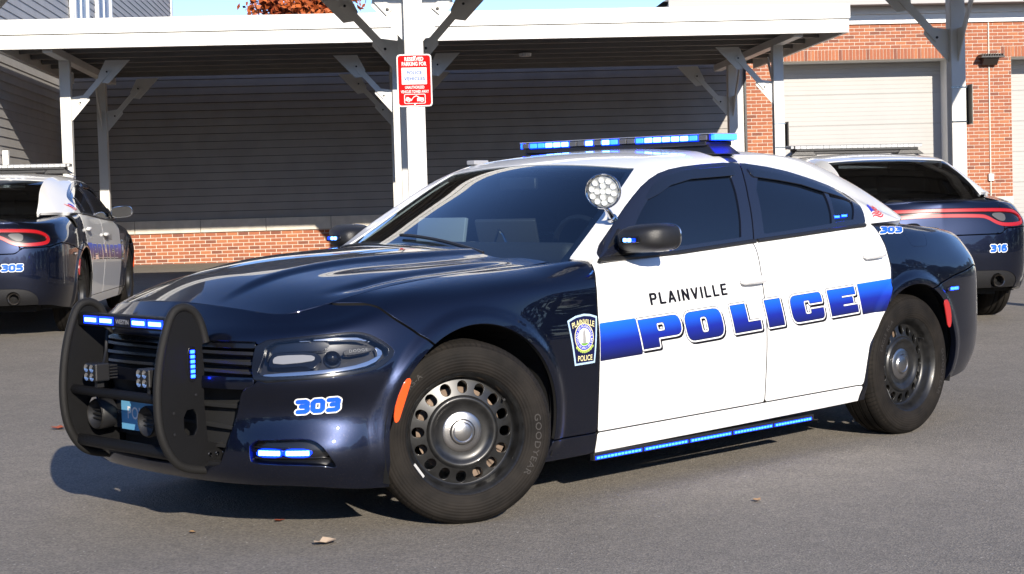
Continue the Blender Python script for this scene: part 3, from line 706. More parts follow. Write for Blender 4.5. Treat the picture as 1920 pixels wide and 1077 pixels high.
# fog recess with lit modules
for sgn in (1, -1):
    mm = (lambda s_: s_) if sgn > 0 else mirror
    fg = sdf(hd, FOG); fo = panel('fog_recess', mm(clip(BELT.offset(-.045), fg+.01)), BGLOSS, CAR, 0, rim=False)
    for z in (.325, .372):
        c_ = clip(BELT.offset(-.03), fmin(fg, BELT.V[:, 2]-z, z+.008-BELT.V[:, 2])); panel('recess_fin', mm(c_), BGLOSS, fo, .014)
    for (a0, a1) in ((.600, .696), (.712, .808)):
        fz = sdf(hd, chaikin([(a0, .362), (a1, .360), (a1, .337), (a0, .339)], 1)); ob = panel('warning_light', mm(clip(BELT.offset(-.022), fz+.006)), LEDLENS, fo, .02)
    for (a0, a1) in ((.604, .692), (.716, .804)):
        n6 = 6
        for k in range(n6):
            u0 = a0+(a1-a0)*(k+.08)/n6; u1 = a0+(a1-a0)*(k+.92)/n6
            sh = az_patch(u0, u1, .341, .358, .004, -.0195); panel('led', sh if sgn > 0 else mirror(sh), LEDCORE, fo, .004)
# side markers
MARK = chaikin([(1.172, .607), (1.197, .607), (1.185, .57), (1.16, .498), (1.139, .443), (1.122, .450), (1.133, .525)], 1)
RMK = chaikin([(4.873, .68), (4.92, .68), (4.955, .612), (4.955, .541), (4.925, .53), (4.905, .60)], 1)
decal('side_marker', lambda p_: sdf(p_, MARK), AMBER, .004, (1.10, 1.22, .42, .63), .006, CAR, True, .006)
decal('side_marker', lambda p_: sdf(p_, RMK), REDR, .004, (4.85, 5.0, .50, .70), .006, CAR, True, .006)
SMK = [(4.935, .744), (5.065, .750), (5.070, .722), (4.945, .718)]
a_, b_ = decal('warning_light', lambda p_: sdf(p_, chaikin(SMK, 2)), BLACK, .008, (4.9, 5.1, .70, .77), .005, CAR, True, .01)
for oo, s_ in ((a_, 1), (b_, -1)):
    for u0, u1 in ((4.966, 5.003), (5.010, 5.05)):
        sh = az_patch(u0, u1, .729, .741, .004, .0105); panel('led', sh if s_ > 0 else mirror(sh), LEDON, oo, .004)
# ------------------------------------------------------------------ door handles
def handle(par, a0, a1, z0, z1):
    for s_, pp in zip((1, -1), par):
        mb = MB(); n = 14; ring = []
        for i in range(n+1):
            t = i/n; a = a0+(a1-a0)*t; z = z0+(z1-z0)*t; lift = .036*math.sin(math.pi*min(1, max(0, .06+.88*t)))**.45
            c_, n_ = s_az([(a, z)], lift*.82); ring.append(c_[0]*[1, s_, 1])
        mb.tube(ring, [.010]+[.0185]*(n-1)+[.010], 10); mb.build('handle', WHITE, pp, smooth=True)
        cup = az_patch(a0+.03, a1-.03, z0-.022, z0+.032, .008, .0008); k = np.hypot((cup.A[:, 0]-(a0+a1)/2)/((a1-a0)/2-.03), (cup.A[:, 1]-(z0+z1)/2)/.024)
        cup = clip(cup, 1-k); panel('handle_cup', cup if s_ > 0 else mirror(cup), WHITE, pp, 0, rim=False)
handle(fd, 3.185, 3.355, .866, .868); handle(rd, 4.178, 4.345, .938, .942)
# ------------------------------------------------------------------ mirrors
def mirror_unit(sgn, par):
    # loft of rounded rectangles from the nose (front) to the glass (back)
    sec = [(-.805, .02, .012, .990), (-.815, .072, .034, .992), (-.835, .098, .049, .997), (-.868, .110, .058, 1.002), (-.905, .114, .061, 1.005), (-.950, .114, .060, 1.008), (-.968, .110, .057, 1.009)]
    V = []; F = []; n = 28
    for x, hw, hh, yc in sec:
        for j in range(n):
            t = 2*math.pi*j/n; c, s = math.cos(t), math.sin(t); e = .62
            V.append((x+.10*(-(abs(c)**e)*np.sign(c)*hw if False else 0)-.18*max(0, (abs(c)**e)*np.sign(c)*hw), sgn*(yc+np.sign(c)*abs(c)**e*hw), 1.09+np.sign(s)*abs(s)**e*hh+.05*np.sign(c)*abs(c)**e*hw))
    for i in range(len(sec)-1):
        for j in range(n): F.append((i*n+j, i*n+(j+1) % n, (i+1)*n+(j+1) % n, (i+1)*n+j))
    F.append(tuple(range(n))); F.append(tuple((len(sec)-1)*n+j for j in range(n)))
    mb = MB(); mb.add(V, F); o = mb.build('mirror', BLACK, par, smooth=True, angle=1.2)
    mb = MB(); mb.bar((-.90, sgn*.86, 1.042), (-.89, sgn*.96, 1.05), .07, .04); mb.build('mirror_arm', BLACK, par, bevel=.012)
    x, hw, hh, yc = sec[-1]
    loop = [(x-.003-.18*max(0, np.sign(math.cos(t))*abs(math.cos(t))**.62*hw), sgn*(yc+np.sign(math.cos(t))*abs(math.cos(t))**.62*hw), 1.09+np.sign(math.sin(t))*abs(math.sin(t))**.62*hh+.05*np.sign(math.cos(t))*abs(math.cos(t))**.62*hw) for t in np.linspace(0, 2*math.pi, 40)[:-1]]
    MB().tube(loop, .004, 6, closed=True).build('mirror_rim', CHROME, par, smooth=True)
    MB().prism([(t[1], t[2]) for t in loop], lambda q_: (loop[0][0]+.0, q_[0], q_[1]), lambda q_: (loop[0][0]-.004, q_[0], q_[1])) if False else None
    # lit module on the front of the housing
    mb = MB(); mb.obox((-.804, sgn*.997, 1.085), (.006, 0, 0), (-.004, .052, .003), (0, 0, .013)); o2 = mb.build('mirror_light', BGLOSS, par, bevel=.006)
    for k in range(3):
        MB().obox((-.7965, sgn*(.976+.024*k), 1.085), (.004, 0, 0), (0, .009, 0), (0, 0, .008)).build('led', LEDCORE if k < 2 else LEDLENS, par, bevel=.003)
    # black sail at the window corner
    mb = MB(); mb.prism([(-.735, 1.015), (-.90, 1.132), (-.955, 1.045), (-.96, 1.02)], lambda q_: (q_[0], sgn*(.905-.36*(q_[1]-1.0)), q_[1]), lambda q_: (q_[0], sgn*(.885-.36*(q_[1]-1.0)), q_[1])); mb.build('mirror_sail', BLACK, par, bevel=.004)
mirror_unit(1, fd[0]); mirror_unit(-1, fd[1])
# ------------------------------------------------------------------ spotlight on the driver's pillar
def spotlight():
    ax = np.array([.82, .57, .03]); ax /= np.linalg.norm(ax); c = np.array([-.800, .856, 1.292])
    o = MB().lathe([(.0001, -.075), (.03, -.072), (.055, -.058), (.071, -.03), (.076, -.004), (.076, .012), (.070, .016)], 40, c, ax).build('spotlight', BGLOSS, CAR, smooth=True)
    MB().lathe([(.0001, .004), (.066, .002)], 40, c, ax).build('reflector', mat('spot_reflector', (.50, .50, .48), .3, .5), o, smooth=True)
    MB().lathe([(.067, .012), (.073, .018), (.076, .013)], 40, c, ax).build('bezel', CHROME, o, smooth=True)
    u = np.cross(ax, (0, 0, 1)); u /= np.linalg.norm(u); v = np.cross(u, ax)
    offs = [(0, 0)]+[(.024*math.cos(t), .024*math.sin(t)) for t in np.linspace(0, 2*math.pi, 5)[:-1]]+[(.048*math.cos(t), .048*math.sin(t)) for t in np.linspace(.2, .2+2*math.pi, 11)[:-1]]
    LL = mat('spot_led_lens', (.88, .89, .85), .25, .1, coat=1.)
    for du, dv in offs:
        MB().lathe([(.0001, .006), (.007, .0055), (.0142, .011)], 10, c+u*du+v*dv, ax).build('led_cup', LL, o, smooth=True)
    MB().lathe([(.0001, .0145), (.067, .0135)], 32, c, ax).build('lens', LENSG, o, smooth=True)
    b = np.array([-.875, .835, 1.175])
    MB().tube([c+np.array([-.02, -.01, -.07]), (c+b)/2+np.array([0, .005, -.03]), b], [.011, .012, .014], 12).build('stem', CHROME, o, smooth=True)
    MB().lathe([(.0001, .02), (.016, .016), (.02, 0), (.016, -.016), (.0001, -.02)], 16, b, (0, 1, .3)).build('pivot', CHROME, o, smooth=True)
spotlight()
# ------------------------------------------------------------------ wipers
for k, (x0, y0, x1, y1) in enumerate(((-.50, .42, -.60, -.24), (-.50, -.18, -.62, -.70))):
    pts = []
    for t in np.linspace(0, 1, 12):
        y = y0+(y1-y0)*t; x = x0+(x1-x0)*t; z = float(np.interp(-x, -GX, GC))-(float(np.interp(-x, -GX, GC))-float(np.interp(-x, -GX, GIZ)))*(abs(y)/float(np.interp(-x, -GX, GIY)))**2.15
        pts.append((x, y, z+.014))
    MB().tube(pts, .008, 6).build('wiper', BLACK, CAR, smooth=True)
# ------------------------------------------------------------------ light bar
LB = MB().box(-1.99, -1.79, -.61, .61, 1.498, 1.520).build('light_bar', BLACK, CAR, bevel=.005)
for s_ in (1, -1):
    MB().prism([(-1.97, 1.510), (-1.81, 1.510), (-1.79, 1.455), (-1.985, 1.455)], lambda q_: (q_[0], s_*(.44 if q_[1] > 1.5 else .40), q_[1]), lambda q_: (q_[0], s_*(.60 if q_[1] > 1.5 else .672), q_[1])).build('mounting_foot', BLACK, LB, bevel=.006)
    sh = clip(GH, fmin(.035-np.abs(GH.V[:, 0]+1.885), GH.V[:, 2]-1.415, GH.V[:, 1]-.60)).offset(.003)
    panel('mounting_strap', sh if s_ > 0 else mirror(sh), mat('strap_blue_steel', (.06, .08, .16), .3, .7), LB, .003)
NM = 22
MB().box(-1.97, -1.81, -.58, .58, 1.468, 1.4985).build('bar_base', BLACK, LB, bevel=.006)
for fx, face in ((-1.788, 1), (-1.992, -1)):
    for k in range(NM):
        y0 = -.625+1.25*k/NM; y1 = y0+1.25/NM; yc = (y0+y1)/2
        on = k in (1, 2, 3, 4, 5, 8, 10, 11, 14, 15, 16, 17, 18, 19, 20)
        if on and face > 0: MB().obox((fx-.001, yc, 1.5355), (.004, 0, 0), (0, (y1-y0)/2, 0), (0, 0, .0155)).build('led_halo_plate', LEDLENS, LB)  # glowing plate added behind each lit module for its blue halo
        mb = MB(); mb.obox((fx, yc, 1.5355), (.006, 0, 0), (0, (y1-y0)/2-(.004 if face > 0 else .001), 0), (0, 0, .0115 if face > 0 else .0145))
        mb.build('led_module', (LEDCORE if k in (3, 4, 5, 8, 10, 15, 16, 17, 18, 19) else LEDON) if on and face > 0 else LEDOFF if face < 0 else mat('dark_led_module', (.10, .10, .105), .25, coat=.6), LB, bevel=.003)
for s_ in (1, -1):
    MB().obox((-1.89, s_*.643, 1.5375), (.085, 0, 0), (0, .014, 0), (0, 0, .0145)).build('end_module', LEDON, LB, bevel=.004)
MB().box(-1.985, -1.795, -.655, .655, 1.5515, 1.556).build('bar_cover', mat('clear_bar_top', (.30, .31, .33), .15, coat=1.), LB, bevel=.004)
MB().box(-1.986, -1.794, -.628, .628, 1.521, 1.551).build('bar_core', BLACK, LB)
# antenna plate at the far windshield corner
MB().box(-1.46, -1.36, -.60, -.54, 1.440, 1.462).build('roof_transponder', mat('grey_plastic', (.30, .30, .31), .5), CAR, bevel=.005)
# ------------------------------------------------------------------ rocker light strip
for s_ in (1, -1):
    st = MB().box(-2.235, -.665, s_*.885-.012, s_*.885+.012, .158, .190).build('rocker_light_bar', BLACK, CAR, bevel=.003)
    for i in range(5):
        x0 = -.672-.311*i
        MB().box(x0-.296, x0-.002, s_*.8985-.001, s_*.8985+.001, .162, .177).build('led_halo_plate', LEDLENS, st)  # glowing strip added behind the diodes for their halo
        for k in range(13):
            xa = x0-.285*(k+.12)/13-.006; xb = x0-.285*(k+.80)/13-.006
            MB().box(xb, xa, s_*.900-.002, s_*.900+.002, .165, .174).build('led', LEDROCK, st)
# quarter window light
for s_ in (1, -1):
    o = MB().box(-2.60, -2.47, s_*.80-.01, s_*.80+.01, 1.128, 1.150).build('window_light', BLACK, CAR)
    for u in (-2.495, -2.558):
        MB().obox((u, s_*.861, 1.140+(-2.5-u)*.06), (.022, 0, 0), (0, .0015, 0), (0, 0, .005)).build('led', LEDON, o)
# ------------------------------------------------------------------ wheels
def tyre_mat():
    M = mat('tyre_rubber', (.018, .016, .015), .72); t = M.node_tree; b = t.nodes['Principled BSDF']
    tc = t.nodes.new('ShaderNodeTexCoord'); s = t.nodes.new('ShaderNodeSeparateXYZ'); t.links.new(tc.outputs['Object'], s.inputs[0])
    at = t.nodes.new('ShaderNodeMath'); at.operation = 'ARCTAN2'; t.links.new(s.outputs[0], at.inputs[0]); t.links.new(s.outputs[2], at.inputs[1])
    ad = t.nodes.new('ShaderNodeMath'); ad.operation = 'MULTIPLY_ADD'; ad.inputs[1].default_value = 92; t.links.new(at.outputs[0], ad.inputs[0])
    sy = t.nodes.new('ShaderNodeMath'); sy.operation = 'MULTIPLY'; sy.inputs[1].default_value = 60; t.links.new(s.outputs[1], sy.inputs[0]); t.links.new(sy.outputs[0], ad.inputs[2])
    sn = t.nodes.new('ShaderNodeMath'); sn.operation = 'SINE'; t.links.new(ad.outputs[0], sn.inputs[0])
    mx = t.nodes.new('ShaderNodeMath'); mx.operation = 'LESS_THAN'; mx.inputs[1].default_value = -.72; t.links.new(sn.outputs[0], mx.inputs[0])
    ln = t.nodes.new('ShaderNodeVectorMath'); ln.operation = 'LENGTH'; cb_ = t.nodes.new('ShaderNodeCombineXYZ'); t.links.new(s.outputs[0], cb_.inputs[0]); t.links.new(s.outputs[2], cb_.inputs[2]); t.links.new(cb_.outputs[0], ln.inputs[0])
    gt = t.nodes.new('ShaderNodeMath'); gt.operation = 'GREATER_THAN'; gt.inputs[1].default_value = .342; t.links.new(ln.outputs['Value'], gt.inputs[0])
    mu = t.nodes.new('ShaderNodeMath'); mu.operation = 'MULTIPLY'; t.links.new(mx.outputs[0], mu.inputs[0]); t.links.new(gt.outputs[0], mu.inputs[1])
    bp = t.nodes.new('ShaderNodeBump'); bp.inputs['Distance'].default_value = .006; bp.inputs['Strength'].default_value = 1; bp.invert = True; t.links.new(mu.outputs[0], bp.inputs['Height']); t.links.new(bp.outputs[0], b.inputs['Normal'])
    rw = t.nodes.new('ShaderNodeMath'); rw.operation = 'MULTIPLY'; rw.inputs[1].default_value = 520; t.links.new(ln.outputs['Value'], rw.inputs[0]); rs_ = t.nodes.new('ShaderNodeMath'); rs_.operation = 'SINE'; t.links.new(rw.outputs[0], rs_.inputs[0])
    bp2 = t.nodes.new('ShaderNodeBump'); bp2.inputs['Distance'].default_value = .0007; bp2.inputs['Strength'].default_value = .6; t.links.new(rs_.outputs[0], bp2.inputs['Height']); t.links.new(bp.outputs[0], bp2.inputs['Normal']); t.links.new(bp2.outputs[0], b.inputs['Normal'])
    n = t.nodes.new('ShaderNodeTexNoise'); n.inputs['Scale'].default_value = 9; n.inputs['Detail'].default_value = 7; t.links.new(tc.outputs['Object'], n.inputs['Vector'])
    r = t.nodes.new('ShaderNodeValToRGB'); r.color_ramp.elements[0].color = (.010, .009, .0082, 1); r.color_ramp.elements[1].color = (.021, .018, .0155, 1); r.color_ramp.elements[0].position = .35; r.color_ramp.elements[1].position = .7
    t.links.new(n.outputs['Fac'], r.inputs[0])
    mc = t.nodes.new('ShaderNodeMixRGB'); mc.inputs[2].default_value = (.012, .011, .010, 1); t.links.new(mu.outputs[0], mc.inputs[0]); t.links.new(r.outputs[0], mc.inputs[1]); t.links.new(mc.outputs[0], b.inputs['Base Color'])
    return M
TYRE = tyre_mat(); TYRE.node_tree.nodes['Principled BSDF'].inputs['Specular IOR Level'].default_value = .12; TLET = mat('tyre_lettering', (.026, .023, .021), .7)
def wheel_proto():
    w = empty('wheel', parent=CAR)
    half = [(.236, .092), (.240, .104), (.250, .111), (.262, .1135), (.268, .1165), (.290, .1185), (.315, .1165), (.332, .111), (.338, .1095), (.340, .107), (.352, .095), (.359, .080), (.3615, .074), (.3625, .062), (.3630, .052), (.3628, .0505), (.3565, .0495), (.3565, .0425), (.3630, .0415), (.3632, .010), (.357, .009), (.357, .003), (.3632, .002)]
    prof = half+[(r, -h) for r, h in reversed(half)]
    MB().lathe(prof, 96).build('tyre', TYRE, w, smooth=True, angle=.9)
    rim = [(.234, -.09), (.232, .060), (.236, .086), (.246, .097), (.2485, .103), (.2465, .1065), (.241, .105), (.236, .098), (.228, .090), (.222, .078), (.218, .052), (.210, .040), (.206, .0385)]
    o = MB().lathe(rim, 80).build('rim', RIMB, w, smooth=True, angle=.9)
    disc = [(.146, .0545), (.139, .064), (.132, .0665), (.124, .064), (.116, .056), (.104, .050), (.09, .0485), (.078, .048), (.03, .05)]
    MB().lathe(disc, 64).build('rim_centre', RIMB, o, smooth=True, angle=.9)
    # pierced ring with sixteen openings
    r = np.linspace(.145, .2065, 22); th = np.linspace(0, 2*math.pi, 289)
    R_, T_ = np.meshgrid(r, th); H = .0385+(.2065-R_)*.26
    Gr = np.stack([-np.sin(T_)*R_, H, np.cos(T_)*R_], -1)
    rs = grid_sheet(Gr, np.stack([R_, T_], -1), lambda g: np.array([0, 1., 0])+0*g)
    f = np.full(len(rs.V), 1e9)
    for k in range(16):
        t = 2*math.pi*(k+.1)/16; c = (-math.sin(t)*.178, math.cos(t)*.178); dx, dz = rs.V[:, 0]-c[0], rs.V[:, 2]-c[1]
        tx, tz = -math.cos(t), -math.sin(t); rad = dx*-math.sin(t)+dz*math.cos(t); tan = dx*tx+dz*tz
        f = np.minimum(f, np.hypot(np.maximum(np.abs(rad)-.004, 0), tan)-.0215)
    panel('pierced_ring', clip(rs, f), RIMB, o, .012)
    cap = [(.0001, .066), (.030, .0655), (.036, .063), (.040, .0655), (.046, .064), (.052, .057), (.066, .054), (.076, .0525), (.080, .050), (.082, .045)]
    MB().lathe(cap, 48).build('hub_cap', STEEL, w, smooth=True, angle=.6)
    MB().lathe([(.05, -.01), (.172, -.01), (.172, -.035), (.05, -.035)], 48).build('brake_disc', BRAKE, w, smooth=True, angle=.6)
    a0 = 1.9; mb = MB()
    for k in range(9):
        t = a0+.9*k/8
        mb.obox((-math.sin(t)*.165, .0, math.cos(t)*.165), (-math.cos(t)*.012, 0, -math.sin(t)*.012), (0, .012, 0), (-math.sin(t)*.03, 0, math.cos(t)*.03))
    mb.build('brake_caliper', BRAKE, w)
    MB().tube([(-math.sin(.95)*.212, .045, math.cos(.95)*.212), (-math.sin(.95)*.207, .078, math.cos(.95)*.207)], .005, 8).build('valve', BLACK, w)
    MB().obox((-math.sin(4.1)*.232, .0975, math.cos(4.1)*.232), (-math.cos(4.1)*.032, 0, -math.sin(4.1)*.032), (0, .003, 0), (-math.sin(4.1)*.005, .004, math.cos(4.1)*.005)).build('wheel_weight', mat('lead_weight', (.45, .45, .44), .5), w)
    for body, th0, rr, h in (('GOODYEAR', math.radians(78), .283, .026), ('EAGLE RS-A', math.radians(-72), .288, .020)):
        tv, tt = text_mesh(body, h, bold=.005, spacing=1.12, width=1.15)
        ang = th0+tv[:, 0]/(rr+.01); rad = rr+tv[:, 1]
        hh = np.interp(rad, [.262, .268, .290, .315, .332], [.1135, .1165, .1185, .1165, .111])+.0008
        P_ = np.c_[-np.sin(ang)*rad, hh, np.cos(ang)*rad]; fn = np.cross(P_[tt[:, 1]]-P_[tt[:, 0]], P_[tt[:, 2]]-P_[tt[:, 0]]); k = fn[:, 1] < 0; tt = tt.copy(); tt[k] = tt[k][:, ::-1]
        mesh_obj('tyre_lettering', P_, tt, TLET, w)
    return w
def copy_tree(o, parent=None, skip=(), swap=None):
    c = o.copy(); COL.objects.link(c); c.parent = parent
    if swap and c.type == 'MESH' and c.material_slots and c.material_slots[0].material in swap:
        nm = swap[c.material_slots[0].material]; c.material_slots[0].link = 'OBJECT'; c.material_slots[0].material = nm
    for ch in list(o.children):
        if ch.name.split('.')[0] in skip or ch.get('own'): continue
        copy_tree(ch, c, skip, swap)
    return c
WH = wheel_proto(); STEER = math.radians(-27)
WZ = .360
WH.location = (.02, .806, WZ); WH.rotation_euler = (0, 0, STEER)
for loc, rz in (((-3.052, .812, WZ), 0), ((.02, -.806, WZ), math.pi+STEER), ((-3.052, -.812, WZ), math.pi)):
    c = copy_tree(WH, CAR); c.location = loc; c.rotation_euler = (0, 0, rz)
# wheel-house liners
for (cx, cz, r) in ARCH:
    for s_ in (1, -1):
        pts = [(cx+(r+.02)*math.cos(t), cz+(r+.02)*math.sin(t)) for t in np.linspace(math.radians(-18), math.radians(198), 30)]
        V = [(x, s_*y, max(z, .16)) for x, z in pts for y in (.40, .905)]; F = [(2*i, 2*i+1, 2*i+3, 2*i+2) for i in range(29)]
        n = len(V); V += [(cx, s_*.40, cz)]; F += [(2*i, 2*i+2, n) for i in range(29)]
        mesh_obj('wheel_liner', V, F, SHELL, CAR)
# floor pan, axles
mb = MB(); mb.box(-3.70, .55, -.62, .62, .23, .28); mb.box(-2.60, -.45, -.86, .86, .205, .27); mb.build('floor_pan', SHELL, CAR)
mb = MB(); mb.tube([(.0, -.75, .30), (.0, .75, .30)], .035, 8); mb.tube([(-3.05, -.75, .32), (-3.05, .75, .32)], .045, 8); mb.build('axle', SHELL, CAR)
for s_ in (1, -1):
    MB().lathe([(.046, 0), (.050, .004), (.050, .0), (.050, -.12), (.044, -.12), (.044, -.002)], 28, (-4.06, s_*.50, .365), (-1, 0, 0), closed=True).build('exhaust_tip', mat('exhaust_steel', (.20, .18, .16), .3, .9), CAR, smooth=True, angle=.6)
    MB().lathe([(.0001, -.10), (.046, -.10)], 20, (-4.06, s_*.50, .365), (-1, 0, 0)).build('exhaust_bore', SHELL, CAR)
# ------------------------------------------------------------------ cabin
def rbox(name, c, h, material, parent, bevel=.03, rot=None):
    o = MB().box(-h[0], h[0], -h[1], h[1], -h[2], h[2]).build(name, material, parent, bevel=bevel, seg=3, angle=.6, loc=c)
    if rot: o.rotation_euler = rot
    return o
rbox('dashboard', (-.93, 0, 1.0), (.24, .74, .055), DASH, CAR, .04, (0, math.radians(-6), 0))
for s_ in (1, -1):
    s = rbox('seat', (-1.75, s_*.38, .62), (.27, .26, .09), SEAT, CAR, .05)
    b = rbox('seat_back', (-.28, 0, .36), (.075, .25, .33), SEAT, s, .06, (0, math.radians(-14), 0)); h = rbox('headrest', (-.39, 0, .74), (.05, .13, .085), SEAT, s, .04, (0, math.radians(-10), 0))
th = np.linspace(0, 2*math.pi, 33)[:-1]
sw = MB().tube([(-1.18+.06*math.sin(t)*.6, .38+.185*math.cos(t), 1.0+.175*math.sin(t)) for t in th], .014, 8, closed=True).build('steering_wheel', BLACK, CAR, smooth=True)
mb = MB(); mb.obox((-1.17, .38, .99), (.02, 0, 0), (0, .06, 0), (0, 0, .05)); mb.bar((-1.17, .20, 1.0), (-1.17, .56, 1.0), .02, .03); mb.build('wheel_hub', BLACK, sw, bevel=.006)
rbox('rear_view_mirror', (-1.14, .0, 1.335), (.014, .12, .03), BLACK, CAR, .01)
rbox('laptop', (-1.12, -.06, 1.08), (.10, .15, .012), mat('laptop_grey', (.05, .05, .052), .35), CAR, .006, (0, math.radians(-62), .5))
MB().tube([(-1.05, -.1, .80), (-1.10, -.08, .95)], .018, 8).build('laptop_post', CHROME, CAR)
MB().tube([(-.95, .12, 1.03), (-.97, .06, 1.10), (-1.0, 0, 1.12), (-1.02, -.05, 1.06)], .006, 6).build('gooseneck', CHROME, CAR, smooth=True)
mb = MB(); mb.box(-2.12, -2.10, -.62, .62, .75, 1.36); mb.build('partition', BLACK, CAR)
mb = MB(); mb.box(-3.3, -2.1, -.75, .75, .5, .78); mb.build('rear_bench', SEAT, CAR, bevel=.04)
mb = MB(); mb.box(-3.45, -3.0, -.62, .62, 1.02, 1.05); mb.build('parcel_shelf', SEAT, CAR)
bx = rbox('document_box', (-1.0, -.40, 1.11), (.012, .15, .07), mat('pale_card', (.30, .33, .35), .6), CAR, .004, (0, math.radians(-12), math.radians(8)))
pn = rbox('dash_paper', (-.80, -.42, 1.055), (.10, .17, .002), mat('paper_sheet', (.62, .64, .62), .6), CAR, .001, (0, math.radians(-6), .1))
# ------------------------------------------------------------------ push bumper
UP = [(.885, .756), (.902, .821), (.932, .873), (.979, .894), (1.021, .879), (1.049, .832), (1.078, .745), (1.098, .640), (1.105, .534), (1.096, .435), (1.068, .361), (1.023, .306), (.961, .280), (.885, .266)]
UPB = [(.820, .293), (.817, .357), (.892, .376), (.903, .531), (.898, .658), (.905, .748)]
PB = empty('push_bumper', parent=CAR)
upc = cub(np.arange(len(UP)), np.array(UP), np.linspace(0, len(UP)-1, 60))
HOLE = chaikin([(.996, .505), (.935, .512), (.933, .405), (.995, .408)], 1); SLOT = chaikin([(.972, .745), (.930, .745), (.930, .612), (.972, .612)], 2)
def plate_sheet(poly, y):
    x = np.linspace(.80, 1.12, 70); z = np.linspace(.25, .91, 140); X, Z_ = np.meshgrid(x, z)
    s_ = grid_sheet(np.stack([X, 0*X+y, Z_], -1), np.stack([X, Z_], -1), lambda g: np.array([0, np.sign(y), 0])+0*g); return s_
for s_ in (1, -1):
    ps = plate_sheet(None, s_*.348); q_ = np.c_[ps.V[:, 0], ps.V[:, 2]]
    ps = clip(ps, fmin(sdf(q_, np.r_[upc, np.array(UPB)]), -sdf(q_, HOLE)))
    up_ = panel('upright', ps, MATTE, PB, .009)
    ps2 = Sheet(ps.V-np.array([0, s_*.009, 0]), -ps.N, ps.A, ps.T[:, ::-1]); panel('upright_inner_face', ps2, MATTE, up_, 0, rim=False)
    MB().tube([(x, s_*.343, z) for x, z in upc], .0165, 12).build('edge_trim', TRIM, up_, smooth=True)
    sl = plate_sheet(None, s_*.351); f = sdf(np.c_[sl.V[:, 0], sl.V[:, 2]], SLOT); lp = panel('warning_light', clip(sl, f), CHROME if False else BGLOSS, up_, .003)
    for k in range(6): MB().obox((.951, s_*.353, .632+.0185*k), (.0095, 0, 0), (0, .002, 0), (0, 0, .0065)).build('led', LEDON, up_, bevel=.002)
    for bx in (.822, .853, .886): MB().lathe([(.0001, .006), (.007, .005), (.009, 0)], 10, (bx, s_*.350, .328), (0, s_, 0)).build('bolt', CHROME, up_, smooth=True)
    for bx, bz in ((1.04, .50), (.94, .56), (1.04, .42)): MB().lathe([(.0001, .004), (.005, .003), (.006, 0)], 8, (bx, s_*.350, bz), (0, s_, 0)).build('bolt', BLACK, up_, smooth=True)
    MB().box(.62, .86, s_*.346-.006, s_*.346+.0, .30, .37).build('bracket', BLACK, up_)
tb = MB().box(.985, 1.032, -.338, .338, .803, .855).build('light_channel', MATTE, PB, bevel=.006)
for yc in (-.233, -.118, .118, .233):
    MB().obox((1.033, yc, .829), (.002, 0, 0), (0, .052, 0), (0, 0, .016)).build('led_halo_bezel', LEDLENS, tb)  # glowing surround added for the halo of the diodes
    for k in range(6): MB().obox((1.036, yc-.035+.014*k, .829), (.002, 0, 0), (0, .0055, 0), (0, 0, .0075)).build('led', LEDCORE, tb)
tv, tt = text_mesh('WESTIN', .018, bold=.01, width=1.05); tw = tv[:, 0].max()
mesh_obj('channel_lettering', np.c_[0*tv[:, 0]+1.0345, -tw/2+tv[:, 0], .820+tv[:, 1]], tt, GREYD, tb)
MB().tube([(1.055, -.338, .547), (1.055, .338, .547)], .02, 12).build('cross_tube', MATTE, PB, smooth=True)
MB().tube([(1.035, -.338, .343), (1.035, .338, .343)], .024, 12).build('cross_tube', MATTE, PB, smooth=True)
for yc in (-.165, .215):
    pod = MB().box(1.02, 1.085, yc-.042, yc+.042, .592, .662).build('work_light', BLACK, PB, bevel=.006)
    for i in (-1, 1):
        for j in (-1, 1): MB().lathe([(.0001, .0), (.012, .002), (.016, .006)], 12, (1.084, yc+.02*i, .627+.017*j), (1, 0, 0)).build('led_cup', REFL, pod, smooth=True)
    for k in range(5): MB().box(.985, 1.02, yc-.038, yc+.038, .600+.012*k, .605+.012*k).build('cooling_fin', BLACK, pod)
    MB().box(1.03, 1.06, yc-.01, yc+.01, .565, .595).build('pod_bracket', BLACK, pod)
for yc in (-.275, .10):
    sp = MB().lathe([(.058, -.05), (.062, .012), (.057, .02), (.050, .014), (.042, .004), (.03, -.004), (.0001, -.004)], 28, (.985, yc, .445), (1, 0, 0)).build('siren_speaker', BLACK, PB, smooth=True, angle=.8)
    MB().lathe([(.054, .016), (.057, .022), (.060, .016)], 28, (.985, yc, .445), (1, 0, 0)).build('speaker_ring', TRIM, sp, smooth=True)
    for k in (-1, 0, 1): MB().box(.988, .992, yc-.040, yc+.040, .442+.018*k, .447+.018*k).build('speaker_bar', TRIM, sp)
pl = MB().box(.925, .930, -.20, .10, .385, .535).build('licence_plate', PLATE, CAR, bevel=.002)
tv, tt = text_mesh('POLICE', .05, bold=.01, width=.9); tw = tv[:, 0].max(); mesh_obj('plate_lettering', np.c_[0*tv[:, 0]+.9315, -.05-tw/2+tv[:, 0], .43+tv[:, 1]], tt, WHT, pl)
MB().tube([(.94, -.27, .78), (.96, -.25, .70), (1.0, -.2, .66), (1.03, -.165, .64)], .007, 6).build('cable', BLACK, PB, smooth=True)
